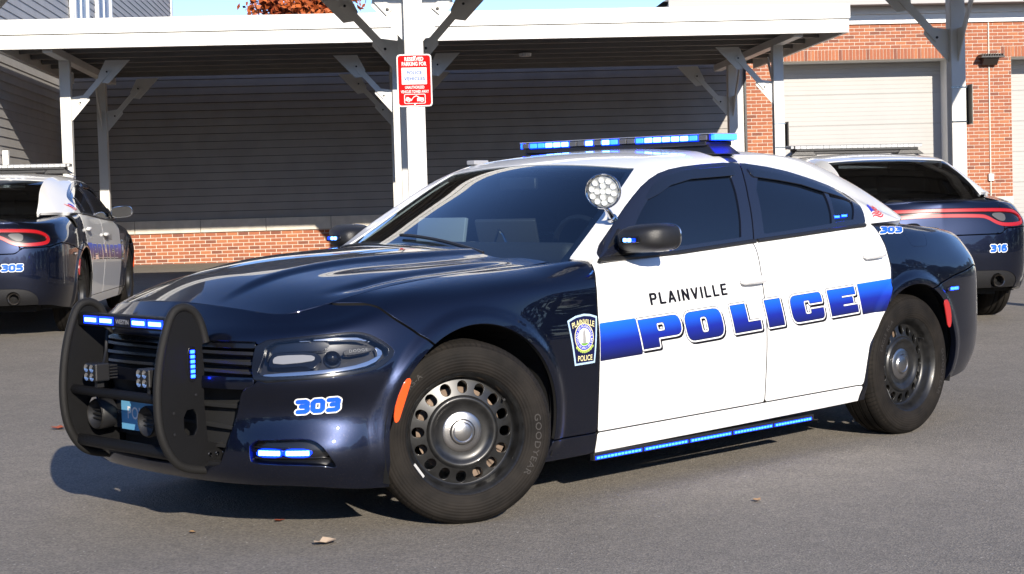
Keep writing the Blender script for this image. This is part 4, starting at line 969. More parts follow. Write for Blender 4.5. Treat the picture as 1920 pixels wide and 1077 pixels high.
# ------------------------------------------------------------------ livery
def round_poly(P_, r, n=5):
    P_ = [np.array(q_, float) for q_ in P_]; out = []; k = len(P_); rr = r if hasattr(r, '__len__') else [r]*k
    for i in range(k):
        a, b, c = P_[i-1], P_[i], P_[(i+1) % k]; u = (a-b)/np.linalg.norm(a-b); v = (c-b)/np.linalg.norm(c-b); ri = min(rr[i], .49*np.linalg.norm(a-b), .49*np.linalg.norm(c-b))
        if ri < 1e-5: out.append(b); continue
        for t in np.linspace(0, 1, n): out.append((1-t)**2*(b+u*ri)+2*t*(1-t)*b+t*t*(b+v*ri))
    return np.array(out)
H_ = .127
def rr(x0, y0, x1, y1, r): return round_poly([(x0, y0), (x1, y0), (x1, y1), (x0, y1)], r)
GLY = [
 ('P', 2.509, [round_poly([(0, 0), (.105, 0), (.105, .040), (.268, .040), (.268, H_), (0, H_)], [0, 0, 0, .04, .04, 0])], [rr(.110, .066, .160, .104, .012)]),
 ('O', 2.808, [rr(0, 0, .252, H_, .045)], [rr(.103, .027, .149, .100, .016)]),
 ('L', 3.136, [round_poly([(0, 0), (.195, 0), (.195, .040), (.106, .040), (.106, H_), (0, H_)], 0)], []),
 ('I', 3.388, [round_poly([(0, 0), (.118, 0), (.118, H_), (0, H_)], 0)], []),
 ('C', 3.578, [round_poly([(0, 0), (.25, 0), (.25, .050), (.150, .050), (.150, .030), (.104, .030), (.104, .097), (.150, .097), (.150, .080), (.25, .080), (.25, H_), (0, H_)], [.045, .04, 0, 0, .012, .012, .012, .012, 0, 0, .04, .045])], []),
 ('E', 3.884, [round_poly([(0, 0), (.225, 0), (.225, .037), (.108, .037), (.108, .049), (.195, .049), (.195, .080), (.108, .080), (.108, .091), (.225, .091), (.225, H_), (0, H_)], 0)], [])]
def gmap(P_, a0, right):
    P_ = np.asarray(P_, float); a = a0+P_[:, 0]-.287*(P_[:, 1])+0.; z = .612+.036*(a-2.51)+P_[:, 1]; return np.c_[a, z]
def glyph_f(outs, holes_, a0):
    O = [gmap(q_, a0, 0) for q_ in outs]; Hh = [gmap(q_, a0, 0) for q_ in holes_]
    def f(p_):
        v = np.maximum.reduce([sdf(p_, q_) for q_ in O])
        for q_ in Hh: v = np.minimum(v, -sdf(p_, q_))
        return v
    return f
def right_x(sh, c): pass
def livery(side, par_f, par_r):
    """stripe and lettering; the other flank reads the same way, so its run is mirrored about the door centre"""
    A0, A1 = 2.472, 4.12
    flip = (lambda p_: p_) if side > 0 else (lambda p_: np.c_[A0+A1-p_[:, 0], p_[:, 1]-.036*(2*p_[:, 0]-A0-A1)*1.0])
    def dec(name, fn, m_, off, box, res, par):
        sh = az_patch(*box, res, off); sh = clip(sh, fn(sh.A[:, :2]))
        if not len(sh.T): return
        panel(name, sh if side > 0 else mirror(sh), m_, par, 0, rim=False)
    dec('stripe', lambda p_: fmin(sdf(p_, [(2.2, .741), (2.458, .749), (2.505, .591), (2.2, .582)]), -sdf_line(p_, DOORF)-.004), FADE, .0012, (2.2, 2.53, .56, .77), .006, par_f)
    dec('stripe', lambda p_: fmin(sdf(p_, [(4.103, .806), (4.45, .8205), (4.45, .665), (4.145, .652)]), sdf_line(p_, DOORR)-.004), FADE, .0012, (4.08, 4.45, .63, .84), .006, par_r)
    for nm, a0, outs, holes_ in GLY:
        w = max(q_[:, 0].max() for q_ in outs)
        f0 = glyph_f(outs, holes_, a0)
        f = f0 if side > 0 else (lambda p_, f0=f0: f0(flip(p_)))
        lo, hi = a0-.06, a0+w+.03
        if side < 0: lo, hi = A0+A1-hi, A0+A1-lo
        box = (lo, hi, .58, .83)
        fr_door = (lo+hi)/2 < 3.42
        par = par_f if fr_door else par_r
        sx = .011 if side > 0 else -.011
        dec('letter_shadow', lambda p_: np.maximum(f(p_)+.0115, f(p_-np.array([sx, -.009]))+.010), BLK, .0010, box, .004, par)
        dec('letter_outline', lambda p_: f(p_)+.0088, WHT, .0018, box, .0035, par)
        dec('letter_edge', lambda p_: fmin(f(p_)+.0022), BLK, .0024, box, .0035, par)
        dec('letter', lambda p_: f(p_), FADE, .0030, box, .0035, par)
    if side > 0: place = lambda v: np.c_[2.827+v[:, 0]*1.0, .830+v[:, 1]+.030*v[:, 0]]
    else: place = lambda v: np.c_[3.10-v[:, 0], .838+v[:, 1]-.030*v[:, 0]]
    stroke_print('town_lettering', 'PLAINVILLE', ((.112, BLK, .0016),), .46, .044, lambda v: place(v*[1.42, 1.]), par_f, side, slant=-.12)
STROKES = {'3': (.60, [[(.02, .87), (.48, .87), (.6, .78), (.6, .62), (.48, .52), (.22, .52)], [(.48, .52), (.6, .40), (.6, .22), (.48, .13), (.02, .13)]]),
 '0': (.60, [[(.12, .13), (.48, .13), (.6, .25), (.6, .75), (.48, .87), (.12, .87), (0, .75), (0, .25), (.12, .13)]]),
 '5': (.60, [[(.58, .87), (.03, .87), (.03, .55), (.45, .55), (.6, .44), (.6, .24), (.47, .13), (.0, .13)]]),
 '1': (.30, [[(.06, .74), (.26, .87), (.26, .13)]]),
 '6': (.60, [[(.55, .87), (.15, .87), (0, .72), (0, .25), (.12, .13), (.48, .13), (.6, .24), (.6, .42), (.48, .53), (.05, .53)]]),
 'P': (.52, [[(0, 0), (0, 1), (.40, 1), (.52, .9), (.52, .6), (.40, .5), (0, .5)]]), 'L': (.46, [[(0, 1), (0, 0), (.46, 0)]]), 'A': (.60, [[(0, 0), (.28, 1), (.32, 1), (.6, 0)], [(.12, .28), (.48, .28)]]),
 'I': (.0, [[(0, 0), (0, 1)]]), 'N': (.54, [[(0, 0), (0, 1), (.54, 0), (.54, 1)]]), 'V': (.58, [[(0, 1), (.29, 0), (.58, 1)]]), 'E': (.46, [[(.46, 0), (0, 0), (0, 1), (.46, 1)], [(0, .52), (.40, .52)]])}
def stroke_dist(body, Q, gap):
    x = 0.; d = np.full(len(Q), 1e9)
    for ch in body:
        w, paths = STROKES[ch]
        for pa in paths:
            pa = np.array(pa, float)+[x, 0]
            for u, v in zip(pa[:-1], pa[1:]):
                e = v-u; t = np.clip(((Q-u)@e)/(e@e), 0, 1); r = Q-u-t[:, None]*e; d = np.minimum(d, np.hypot(r[:, 0], r[:, 1]))
        x += w+gap
    return d, x-gap
def stroke_print(name, body, layers, gap, scale, place, par, side, surf_=None, slant=0., own=False, res=None):
    """letters built from strokes; layers = (half thickness, material, offset); local units are letter heights"""
    _, W_ = stroke_dist(body, np.zeros((1, 2)), gap); res = res or .035
    x = np.arange(-.35, W_+.36, res); z = np.arange(-.35, 1.36, res); X, Z_ = np.meshgrid(x, z); Q = np.c_[X.ravel(), Z_.ravel()]
    d, _ = stroke_dist(body, Q, gap); nz, na = X.shape; I = np.arange(na*nz).reshape(nz, na); T = np.r_[np.c_[I[:-1, :-1].ravel(), I[:-1, 1:].ravel(), I[1:, 1:].ravel()], np.c_[I[:-1, :-1].ravel(), I[1:, 1:].ravel(), I[1:, :-1].ravel()]]
    base = Sheet(np.c_[Q, np.zeros(len(Q))], np.zeros((len(Q), 3))+[0, 0, 1.], Q, T)
    for th, m_, off in layers:
        c_ = clip(base, th-d); q2 = (c_.V[:, :2]-[W_/2, .5])*scale; q2[:, 0] += slant*q2[:, 1]
        o = print_on(name, q2, c_.T, place, m_, par, off, side, surf_)
        if own: o['own'] = 1
def number(body, h, place, par, side, w=1., surf_=None):
    stroke_print('unit_number', body, ((.255, WHT, .0016), (.165, BLU, .0024)), .36, h/1.14, place, par, side, surf_, slant=.08, own=True)
livery(1, fd[0], rd[0]); livery(-1, fd[1], rd[1])
BUMP = [o for o in CAR.children if o.name == 'front_bumper'][0]; QP = SIDES['quarter_panel']; RBM = [o for o in CAR.children if o.name == 'rear_bumper'][0]
number('303', .060, lambda v: np.c_[.842+v[:, 0]*1.15, .524+v[:, 1]+.05*v[:, 0]], BUMP, 1)
number('303', .05, lambda v: np.c_[4.522+1.9*v[:, 0]+1.0*v[:, 1], 6.75+v[:, 1]*7.5], QP[0], 1, surf_=s_av)
# shoulder patch on the front fenders
PATCH = [(2.045, .765), (2.095, .782), (2.147, .788), (2.185, .784), (2.224, .773), (2.202, .580), (2.081, .577)]
def patch(side, par):
    box = (2.03, 2.24, .565, .80); res = .003
    mx = (lambda s_: s_) if side > 0 else mirror
    def dec(name, fn, m_, off):
        sh = az_patch(*box, res, off); sh = clip(sh, fn(sh.A[:, :2])); 
        if len(sh.T): panel(name, mx(sh), m_, par, 0, rim=False)
    cx, cz = 2.138, .692
    ell = lambda p_, k: (1-np.hypot((p_[:, 0]-cx)/(.0535*k), (p_[:, 1]-cz)/(.0545*k)))*.05*k
    dec('patch_border', lambda p_: sdf(p_, PATCH), PATCHB, .0010); dec('patch_field', lambda p_: sdf(p_, PATCH)-.0085, PATCHF, .0016)
    dec('seal_rim', lambda p_: ell(p_, 1.06), CREAM, .0020); dec('seal_ring', lambda p_: ell(p_, .99), SEALB, .0024); dec('seal_field', lambda p_: ell(p_, .68), WHT, .0028)
    dec('seal_hill', lambda p_: fmin(ell(p_, .64), cz-.024-p_[:, 1]), GREEN, .0032); dec('seal_tower', lambda p_: sdf(p_, [(cx-.010, cz-.026), (cx+.010, cz-.026), (cx+.007, cz+.022), (cx, cz+.034), (cx-.007, cz+.022)]), GREYD, .0034)
    dec('laurel', lambda p_: fmin(.0055-np.abs(np.hypot(p_[:, 0]-cx, (p_[:, 1]-cz-.002))-.0625), cz-.036-p_[:, 1], .0022-.006*np.sin(p_[:, 0]*900)*0+.004*np.cos(p_[:, 0]*520)), LTGREEN, .0032)
    fl = 1 if side > 0 else -1
    tv, tt = text_mesh('PLAINVILLE', .022, bold=.012, spacing=1.05); tw = tv[:, 0].max(); k = .128/tw; u = tv[:, 0]*k-.064
    print_on('patch_lettering', np.c_[u, tv[:, 1]], tt, lambda v: np.c_[2.136+fl*v[:, 0]*(1+3*v[:, 1]), .743+v[:, 1]*1.05-3.2*v[:, 0]**2+.0], CREAM, par, .0030, side)
    tv, tt = text_mesh('POLICE', .023, bold=.012, spacing=1.05); tw = tv[:, 0].max(); k = .086/tw; u = tv[:, 0]*k-.043
    print_on('patch_lettering', np.c_[u, tv[:, 1]], tt, lambda v: np.c_[2.141+fl*v[:, 0], .594+v[:, 1]], CREAM, par, .0030, side)
    for body, a0, dr in (('TOWN OF PLAINVILLE MA', math.radians(-128), 1), ('INC APRIL 4 1905', math.radians(128), -1)):
        tv, tt = text_mesh(body, .010, bold=.012, spacing=1.1); tw = tv[:, 0].max(); span = math.radians(256 if dr > 0 else 92)
        ang = (a0+tv[:, 0]/tw*span) if dr > 0 else (math.radians(226)-tv[:, 0]/tw*span)
        rd_ = (.0395+tv[:, 1]) if dr > 0 else (.0495-tv[:, 1])
        print_on('seal_lettering', np.c_[np.sin(ang)*rd_, np.cos(ang)*rd_*1.02], tt, lambda v: np.c_[cx+fl*v[:, 0], cz+v[:, 1]], WHT, par, .0034, side)
patch(1, SIDES['fender'][0]); patch(-1, SIDES['fender'][1])
# small flag on the rear pillars
ROOFO = [o for o in CAR.children if o.name == 'roof'][0]
def flag(side):
    def pos(u, v):
        x = -2.838-.115*u-.045*(1-v)*-1*.0; x = x-.05*(1-v)*-.6; z = 1.128+.058*v+.006*math.sin(7*u)+.004*u
        i = np.argmin(np.abs(GXs-x)); C = GG[:, i]; m_ = C[:, 1] > .55; j = np.argmin(np.where(m_, np.abs(C[:, 2]-z), 9)); j2 = j+1 if C[j, 2] > z and j+1 < len(C) else j-1
        t = (z-C[j, 2])/(C[j2, 2]-C[j, 2]+1e-9); y = C[j, 1]+t*(C[j2, 1]-C[j, 1]); return (x, side*(y+.0045), z+.001)
    def quadstrip(name, u0, u1, v0, v1, m_):
        us = np.linspace(u0, u1, 10); V = [pos(u, v) for u in us for v in (v0, v1)]; F = [(2*i, 2*i+2, 2*i+3, 2*i+1) for i in range(9)]
        mesh_obj(name, V, F, m_, ROOFO)
    for k in range(5): quadstrip('flag_stripe', .0 if k < 2 else .36, 1, .2*k+.02, .2*k+.13, REDD)
    quadstrip('flag_canton', 0, .36, .44, 1, SEALB)
flag(1); flag(-1)
# ------------------------------------------------------------------ the two parked cars share the body
OFFMAT = {LEDON: LEDOFF, LEDROCK: LEDOFF, LEDCORE: LEDOFF, LEDLENS: LEDOFF, REDL: REDL, MATS['dark_led_module']: LEDOFF}
SKIP = ('push_bumper', 'rocker_light_bar', 'window_light', 'licence_plate', 'spotlight', 'light_bar_strip')
BGYAW = math.radians(230.2578)
def bgbasis():
    ex = np.array([math.sin(BGYAW), -math.cos(BGYAW), .00542]); ex /= np.linalg.norm(ex)
    ed = np.array([math.cos(BGYAW), math.sin(BGYAW), -.01301]); ed -= ex*(ed@ex); ed /= np.linalg.norm(ed); return ex, ed, np.cross(ex, ed)
EX_, ED_, EZ_ = bgbasis(); BO = np.array([CAM[0], CAM[1], 0.])
RISE = .09
def parked(body, label, px_axle, heading, yaw_extra):
    c = copy_tree(CAR, None, SKIP, OFFMAT); c['label'] = label
    c.rotation_euler = (0, 0, heading); ca, sa = math.cos(heading), math.sin(heading)
    # rear axle centre given in world
    c.location = (px_axle[0]+3.052*ca, px_axle[1]+3.052*sa, RISE)
    fronts = [ch for ch in c.children if ch.name.split('.')[0] == 'wheel' and ch.location.x > -1]
    for w in fronts: w.rotation_euler = (0, 0, 0 if w.location.y > 0 else math.pi)
    lb_ = [ch for ch in c.children if ch.name.split('.')[0] == 'light_bar'][0]; lb_.location.z += .035
    rb_ = [ch for ch in c.children if ch.name.split('.')[0] == 'rear_bumper'][0]
    for s_ in (-1, 1):
        number(body, .068, (lambda v: np.c_[AEND-.50-v[:, 0]*1.1, .640+v[:, 1]]) if s_ < 0 else (lambda v: np.c_[AEND-.50+v[:, 0]*1.1, .640+v[:, 1]]), rb_, s_)
    if True:
        n = len(rb_.children)
    return c
def ground_px(u, v):
    d = cf+cr*(u-960)/F_PX-cu*(v-538.5)/F_PX; t = -CAM[2]/d[2]; return CAM+t*d
# ------------------------------------------------------------------ ground
def asphalt_mat():
    M = mat('asphalt', (.12, .116, .11), .9); t = M.node_tree; b = t.nodes['Principled BSDF']
    tc = t.nodes.new('ShaderNodeTexCoord')
    def noise(sc, det): n = t.nodes.new('ShaderNodeTexNoise'); n.inputs['Scale'].default_value = sc; n.inputs['Detail'].default_value = det; t.links.new(tc.outputs['Object'], n.inputs['Vector']); return n
    n1 = noise(.35, 6); n2 = noise(6, 5); v = t.nodes.new('ShaderNodeTexVoronoi'); v.inputs['Scale'].default_value = 130; t.links.new(tc.outputs['Object'], v.inputs['Vector'])
    r1 = t.nodes.new('ShaderNodeValToRGB'); e = r1.color_ramp.elements; e[0].position = .3; e[0].color = (.172, .155, .133, 1); e[1].position = .72; e[1].color = (.222, .200, .173, 1); t.links.new(n1.outputs['Fac'], r1.inputs[0])
    r2 = t.nodes.new('ShaderNodeValToRGB'); e = r2.color_ramp.elements; e[0].position = .3; e[0].color = (.90, .90, .90, 1); e[1].position = .75; e[1].color = (1.06, 1.06, 1.05, 1); t.links.new(n2.outputs['Fac'], r2.inputs[0])
    mu = t.nodes.new('ShaderNodeMixRGB'); mu.blend_type = 'MULTIPLY'; mu.inputs[0].default_value = 1; t.links.new(r1.outputs[0], mu.inputs[1]); t.links.new(r2.outputs[0], mu.inputs[2])
    sp = t.nodes.new('ShaderNodeValToRGB'); sp.color_ramp.interpolation = 'LINEAR'; e = sp.color_ramp.elements; e[0].position = 0; e[0].color = (.62, .62, .62, 1); e[1].position = 1; e[1].color = (1.5, 1.48, 1.42, 1)
    sv = t.nodes.new('ShaderNodeSeparateColor'); t.links.new(v.outputs['Color'], sv.inputs[0]); t.links.new(sv.outputs[0], sp.inputs[0])
    m2 = t.nodes.new('ShaderNodeMixRGB'); m2.blend_type = 'MULTIPLY'; m2.inputs[0].default_value = .75; t.links.new(mu.outputs[0], m2.inputs[1]); t.links.new(sp.outputs[0], m2.inputs[2])
    # pale chips of stone
    v2 = t.nodes.new('ShaderNodeTexVoronoi'); v2.inputs['Scale'].default_value = 38; v2.inputs['Randomness'].default_value = 1; t.links.new(tc.outputs['Object'], v2.inputs['Vector'])
    s2 = t.nodes.new('ShaderNodeSeparateColor'); t.links.new(v2.outputs['Color'], s2.inputs[0])
    g1 = t.nodes.new('ShaderNodeMath'); g1.operation = 'GREATER_THAN'; g1.inputs[1].default_value = .93; t.links.new(s2.outputs[1], g1.inputs[0])
    g2 = t.nodes.new('ShaderNodeMath'); g2.operation = 'LESS_THAN'; g2.inputs[1].default_value = .16; t.links.new(v2.outputs['Distance'], g2.inputs[0])
    gm = t.nodes.new('ShaderNodeMath'); gm.operation = 'MULTIPLY'; t.links.new(g1.outputs[0], gm.inputs[0]); t.links.new(g2.outputs[0], gm.inputs[1])
    m3 = t.nodes.new('ShaderNodeMixRGB'); m3.inputs[2].default_value = (.42, .40, .36, 1); t.links.new(gm.outputs[0], m3.inputs[0]); t.links.new(m2.outputs[0], m3.inputs[1]); t.links.new(m3.outputs[0], b.inputs['Base Color'])
    bp = t.nodes.new('ShaderNodeBump'); bp.inputs['Strength'].default_value = .55; bp.inputs['Distance'].default_value = .006; t.links.new(v.outputs['Distance'], bp.inputs['Height']); t.links.new(bp.outputs[0], b.inputs['Normal'])
    return M
dd_ = [-1200, 10.4]+list(np.linspace(10.8, 15.2, 13))+[15.6, 1200]; ex2 = np.array([EX_[0], EX_[1], 0]); ed2 = np.array([ED_[0], ED_[1], 0]); ex2 /= np.linalg.norm(ex2); ed2 /= np.linalg.norm(ed2)
gv = []
for d in dd_:
    z = RISE*float(sst((d-10.4)/5.2))
    for x in (-1200, 1200): gv.append(BO+ex2*x+ed2*d+np.array([0, 0, z]))
g = mesh_obj('parking_lot', gv, [(2*i, 2*i+1, 2*i+3, 2*i+2) for i in range(len(dd_)-1)], asphalt_mat(), smooth=True); tag(g, kind='structure')
BGM = Matrix.Identity(4)
for i in range(3): BGM[i][0], BGM[i][1], BGM[i][2], BGM[i][3] = EX_[i], ED_[i], EZ_[i], BO[i]
def bgroot(name, label, cat, group=None, loc=(0, 0, 0)):
    o = bpy.data.objects.new(name, None); COL.objects.link(o); o.matrix_world = BGM @ Matrix.Translation(loc); tag(o, label, cat, group); return o
def bgw(X, D, Z): return BO+X*EX_+D*ED_+Z*EZ_
# ------------------------------------------------------------------ the two parked sedans
pL = bgw(-3.69, 16.2, 0); pR = bgw(4.70, 15.0, 0)
CL = parked('305', 'parked navy and white police sedan numbered 305 beside grey siding building', pL, BGYAW, 0)
CR2 = parked('316', 'parked navy and white police sedan numbered 316 in front of garage door', pR, BGYAW+math.radians(3.5), 0)
# ------------------------------------------------------------------ materials of the place
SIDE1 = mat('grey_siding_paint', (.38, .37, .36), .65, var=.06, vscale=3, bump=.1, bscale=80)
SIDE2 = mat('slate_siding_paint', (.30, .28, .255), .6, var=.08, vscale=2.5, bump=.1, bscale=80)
STEELW = mat('cream_steel_paint', (.70, .69, .65), .45, var=.05, vscale=2)
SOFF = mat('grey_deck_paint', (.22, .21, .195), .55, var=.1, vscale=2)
TRIMW = mat('white_trim_paint', (.76, .76, .74), .5, var=.04, vscale=3)
STONE = mat('cast_stone', (.60, .56, .48), .8, var=.1, vscale=6, bump=.3, bscale=60)
MORTAR = mat('mortar', (.66, .60, .51), .9, var=.08, vscale=12)
DOORM = mat('garage_door_paint', (.36, .35, .335), .5, var=.04, vscale=1.5)
ROOFM = mat('roof_shingle', (.16, .155, .15), .9, var=.25, vscale=14, bump=.6, bscale=40)
def brick_mat():
    M = mat('brick_clay', (.35, .10, .05), .85); t = M.node_tree; b = t.nodes['Principled BSDF']
    a = t.nodes.new('ShaderNodeAttribute'); a.attribute_name = 'tone'
    r = t.nodes.new('ShaderNodeValToRGB'); e = r.color_ramp.elements; e[0].position = 0; e[0].color = (.17, .065, .042, 1); e[1].position = 1; e[1].color = (.40, .150, .066, 1); q = e.new(.5); q.color = (.32, .105, .050, 1); q = e.new(.06); q.color = (.26, .085, .045, 1)
    tc = t.nodes.new('ShaderNodeTexCoord'); n = t.nodes.new('ShaderNodeTexNoise'); n.inputs['Scale'].default_value = 30; n.inputs['Detail'].default_value = 5; t.links.new(tc.outputs['Object'], n.inputs['Vector'])
    mr = t.nodes.new('ShaderNodeMapRange'); mr.inputs[3].default_value = .8; mr.inputs[4].default_value = 1.2; t.links.new(n.outputs['Fac'], mr.inputs[0])
    mu = t.nodes.new('ShaderNodeMixRGB'); mu.blend_type = 'MULTIPLY'; mu.inputs[0].default_value = 1; t.links.new(a.outputs['Fac'], r.inputs[0]); t.links.new(r.outputs[0], mu.inputs[1]); t.links.new(mr.outputs[0], mu.inputs[2]); t.links.new(mu.outputs[0], b.inputs['Base Color'])
    return M
BRICK = brick_mat()
# ------------------------------------------------------------------ station building
DW = 32.3
ST = bgroot('station_building', 'brick and slate siding station with two white garage doors', 'building')
def solid(name, x0, x1, d0, d1, z0, z1, m_, par, bevel=0.): return MB().box(x0, x1, d0, d1, z0, z1).build(name, m_, par, bevel=bevel)
# backing walls (mortar) leave the door openings free
for k, (x0, x1, z0, z1) in enumerate([(-5.74, 7.0, .0, 1.10), (7.16, 7.90, 0, 4.74), (7.90, 11.25, 4.06, 4.74), (11.25, 12.42, 0, 4.74), (12.42, 15.80, 4.06, 4.74), (15.80, 19.0, 0, 4.74)]):
    solid('mortar_bed', x0, x1, DW, DW+.25, z0, z1, MORTAR, ST)
solid('wall_core', -5.74, 7.16, DW+.03, DW+.25, 1.10, 4.9, SHELL, ST)  # dark core behind the board slots stands in for lap shadow lines
BR = []
def courses(x0, x1, z0, z1, phase=0):
    n = int(round((z1-z0)/.0677)); h = (z1-z0)/n
    for i in range(n):
        z = z0+i*h; x = x0-(.1015 if (i+phase) % 2 else 0)
        while x < x1-.02:
            a, b = max(x, x0), min(x+.203, x1)
            if b-a > .03: BR.append((a+.006, b-.006, z+.006, z+h-.006))
            x += .203
courses(-5.74, 7.0, .02, 1.095)
courses(7.17, 7.90, 1.35, 4.70); courses(7.17, 7.90, .02, 1.09)
courses(11.25, 12.42, 1.35, 4.06); courses(11.25, 12.42, .02, 1.09); courses(7.90, 19.0, 4.27, 4.74, 1)
courses(11.45, 12.22, 4.06, 4.27); courses(15.80, 19.0, .02, 4.27)
for x0, x1 in ((7.72, 11.45), (12.22, 15.9)):
    n = int((x1-x0)/.0677)
    for i in range(n): BR.append((x0+i*.0677+.005, x0+(i+1)*.0677-.005, 4.065, 4.265))
# soldier courses replace the running bond behind them
BR = [b for b in BR if not (4.04 < (b[2]+b[3])/2 < 4.27 and (b[1]-b[0]) > .07 and any(x0 < (b[0]+b[1])/2 < x1 for x0, x1 in ((7.72, 11.45), (12.22, 15.9))))]
def vis(b):
    xc, zc = (b[0]+b[1])/2, (b[2]+b[3])/2
    return 0 if (11.25 < xc < 12.42 and 2.0 < zc) else 1 if (-4.65 < xc < -1.2 and .5 < zc < 1.1) else 2
BR.sort(key=vis)
tones = [.02, .12, .3, .45, .55, .65, .8, .95]; protos = {}
def tone_pick():
    return rng.choice((1, 2, 3, 3, 4, 4, 4, 5, 5, 6, 7, 0)) if rng.random() > .02 else 0
for b in BR[:300]:
    w, h = round(b[1]-b[0], 3), round(b[3]-b[2], 3); k = tone_pick(); key = (w, h, k)
    if key not in protos:
        mbb = MB().box(-w/2, w/2, -.010, .02, -h/2, h/2); me = bpy.data.meshes.new('brick'); me.from_pydata(mbb.V, [], mbb.F); at_ = me.attributes.new('tone', 'FLOAT', 'POINT')
        at_.data.foreach_set('value', [tones[k]]*len(me.vertices)); me.materials.append(BRICK); protos[key] = me
    o = bpy.data.objects.new('brick', protos[key]); link(o, ST); o.location = ((b[0]+b[1])/2, DW, (b[2]+b[3])/2)
mb = MB(); tn = []
for b in BR[300:]:
    if b[0] > 13.6: continue
    mb.box(b[0], b[1], DW-.010, DW+.02, b[2], b[3]); tn += [tones[tone_pick()]]*8
me = bpy.data.meshes.new('brickwork'); me.from_pydata([tuple(map(float, v)) for v in mb.V], [], mb.F); at_ = me.attributes.new('tone', 'FLOAT', 'POINT'); at_.data.foreach_set('value', tn); me.materials.append(BRICK)
o = bpy.data.objects.new('brickwork', me); link(o, ST); tag(o, kind='stuff')
for x0 in np.arange(-5.72, 7.0, 1.22): solid('stone_sill', x0+.004, min(x0+1.216, 7.05), DW-.045, DW+.03, 1.104, 1.345, STONE, ST, .006)
for x0, x1 in ((7.17, 7.895), (11.255, 12.415), (15.7, 18.9)): solid('stone_sill', x0, x1, DW-.035, DW+.03, 1.10, 1.345, STONE, ST, .006)
def lap(name, x0, x1, z, h, d, m_, par, axis='x'):
    """one clapboard: thick lower edge, thin upper edge"""
    prof = [(0, z), (-.021, z), (-.006, z+h), (0, z+h)]
    f = (lambda q_, t: (t, d+q_[0], q_[1])) if axis == 'x' else (lambda q_, t: (d-q_[0], t, q_[1]))
    return MB().prism(prof, lambda q_: f(q_, x0), lambda q_: f(q_, x1)).build(name, m_, par)
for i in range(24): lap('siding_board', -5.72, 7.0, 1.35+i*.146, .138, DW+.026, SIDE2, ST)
solid('sunlit_siding_strip', 7.0, 7.155, DW-.02, DW+.25, 1.10, 4.74, mat('sunlit_siding_paint', (.55, .55, .54), .6), ST)  # strip of siding coloured paler to stand for sun on it
solid('downspout', 7.13, 7.17, DW-.07, DW-.03, .4, 4.74, BLACK, ST)
DR = DW+.72
for x0 in (7.90, 12.42):
    x1 = x0+3.35
    gd = solid('garage_door', x0-.02, x1+.02, DR+.009, DR+.10, .1, 4.2, DOORM, ST)
    for i in range(6):
        z = .42+i*.607
        prof = [(DR+.008, z+.002), (DR, z+.006)]
        for k in range(7):
            zz = z+.012+k*.0835
            prof += [(DR, zz+.068), (DR+.003, zz+.074), (DR+.003, zz+.079), (DR, zz+.0835)]
        prof += [(DR+.008, z+.605)]
        MB().prism([(q_[1], q_[0]) for q_ in prof], lambda q_: (x0, q_[1], q_[0]), lambda q_: (x1, q_[1], q_[0])).build('door_panel', DOORM, gd)
    solid('door_jamb', x0-.20, x0+.0, DW+.252, DR+.04, .1, 4.3, TRIMW, ST); solid('door_jamb', x1, x1+.20, DW+.252, DR+.04, .1, 4.3, TRIMW, ST)
    solid('door_head', x0+.002, x1-.002, DW+.252, DR+.04, 4.062, 4.3, TRIMW, ST)
solid('frieze_board', 6.2, 19, DW-.06, DW+.2, 4.742, 4.92, TRIMW, ST, .004); solid('frieze_board', 6.2, 19, DW-.12, DW+.2, 4.924, 5.06, TRIMW, ST, .004)
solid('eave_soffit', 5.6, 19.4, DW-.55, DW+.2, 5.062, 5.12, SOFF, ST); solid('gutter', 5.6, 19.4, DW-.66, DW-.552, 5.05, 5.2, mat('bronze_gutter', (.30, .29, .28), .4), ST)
mb = MB(); mb.add([(5.5, DW-.6, 5.18), (19.5, DW-.6, 5.18), (19.5, DW+7, 8.9), (12.0, DW+7, 8.9), (5.5, DW+14, 5.18), (19.5, DW+14, 5.18)], [(0, 1, 2, 3), (0, 3, 4), (3, 2, 5, 4)]); mb.build('roof', ROOFM, ST)
MB().add([(-5.74, DW-.2, 4.95), (5.6, DW-.2, 4.95), (5.6, DW+9, 5.0), (-5.74, DW+9, 5.0)], [(0, 1, 2, 3)]).build('flat_roof', ROOFM, ST)
solid('rear_wall', -5.7, 19, DW+9, DW+9.2, 0, 5.0, SIDE2, ST)
# wall lamp, conduit and box on the pier
lm = MB().prism([(DW-.03, 3.90), (DW-.03, 4.06), (DW-.20, 4.09), (DW-.26, 4.06), (DW-.26, 4.03), (DW-.12, 3.90)], lambda q_: (11.80, q_[0], q_[1]), lambda q_: (12.10, q_[0], q_[1])).build('wall_lamp', mat('bronze_lamp', (.03, .028, .026), .45), ST, bevel=.008)
for k in range(9): solid('cooling_fin', 11.75+.05*k, 11.765+.05*k, DW-.30, DW-.04, 4.06, 4.105, BLACK, lm)
solid('lamp_visor', 11.73, 12.19, DW-.30, DW-.03, 4.035, 4.062, BLACK, lm)
solid('conduit', 11.96, 11.982, DW-.03, DW-.008, .9, 3.9, STONE, ST); solid('conduit', 11.96, 11.982, DW-.03, DW-.008, 4.12, 4.73, STONE, ST); solid('junction_box', 11.92, 12.025, DW-.06, DW-.008, 1.66, 1.80, mat('galvanised', (.5, .5, .5), .4, .7), ST, .004)
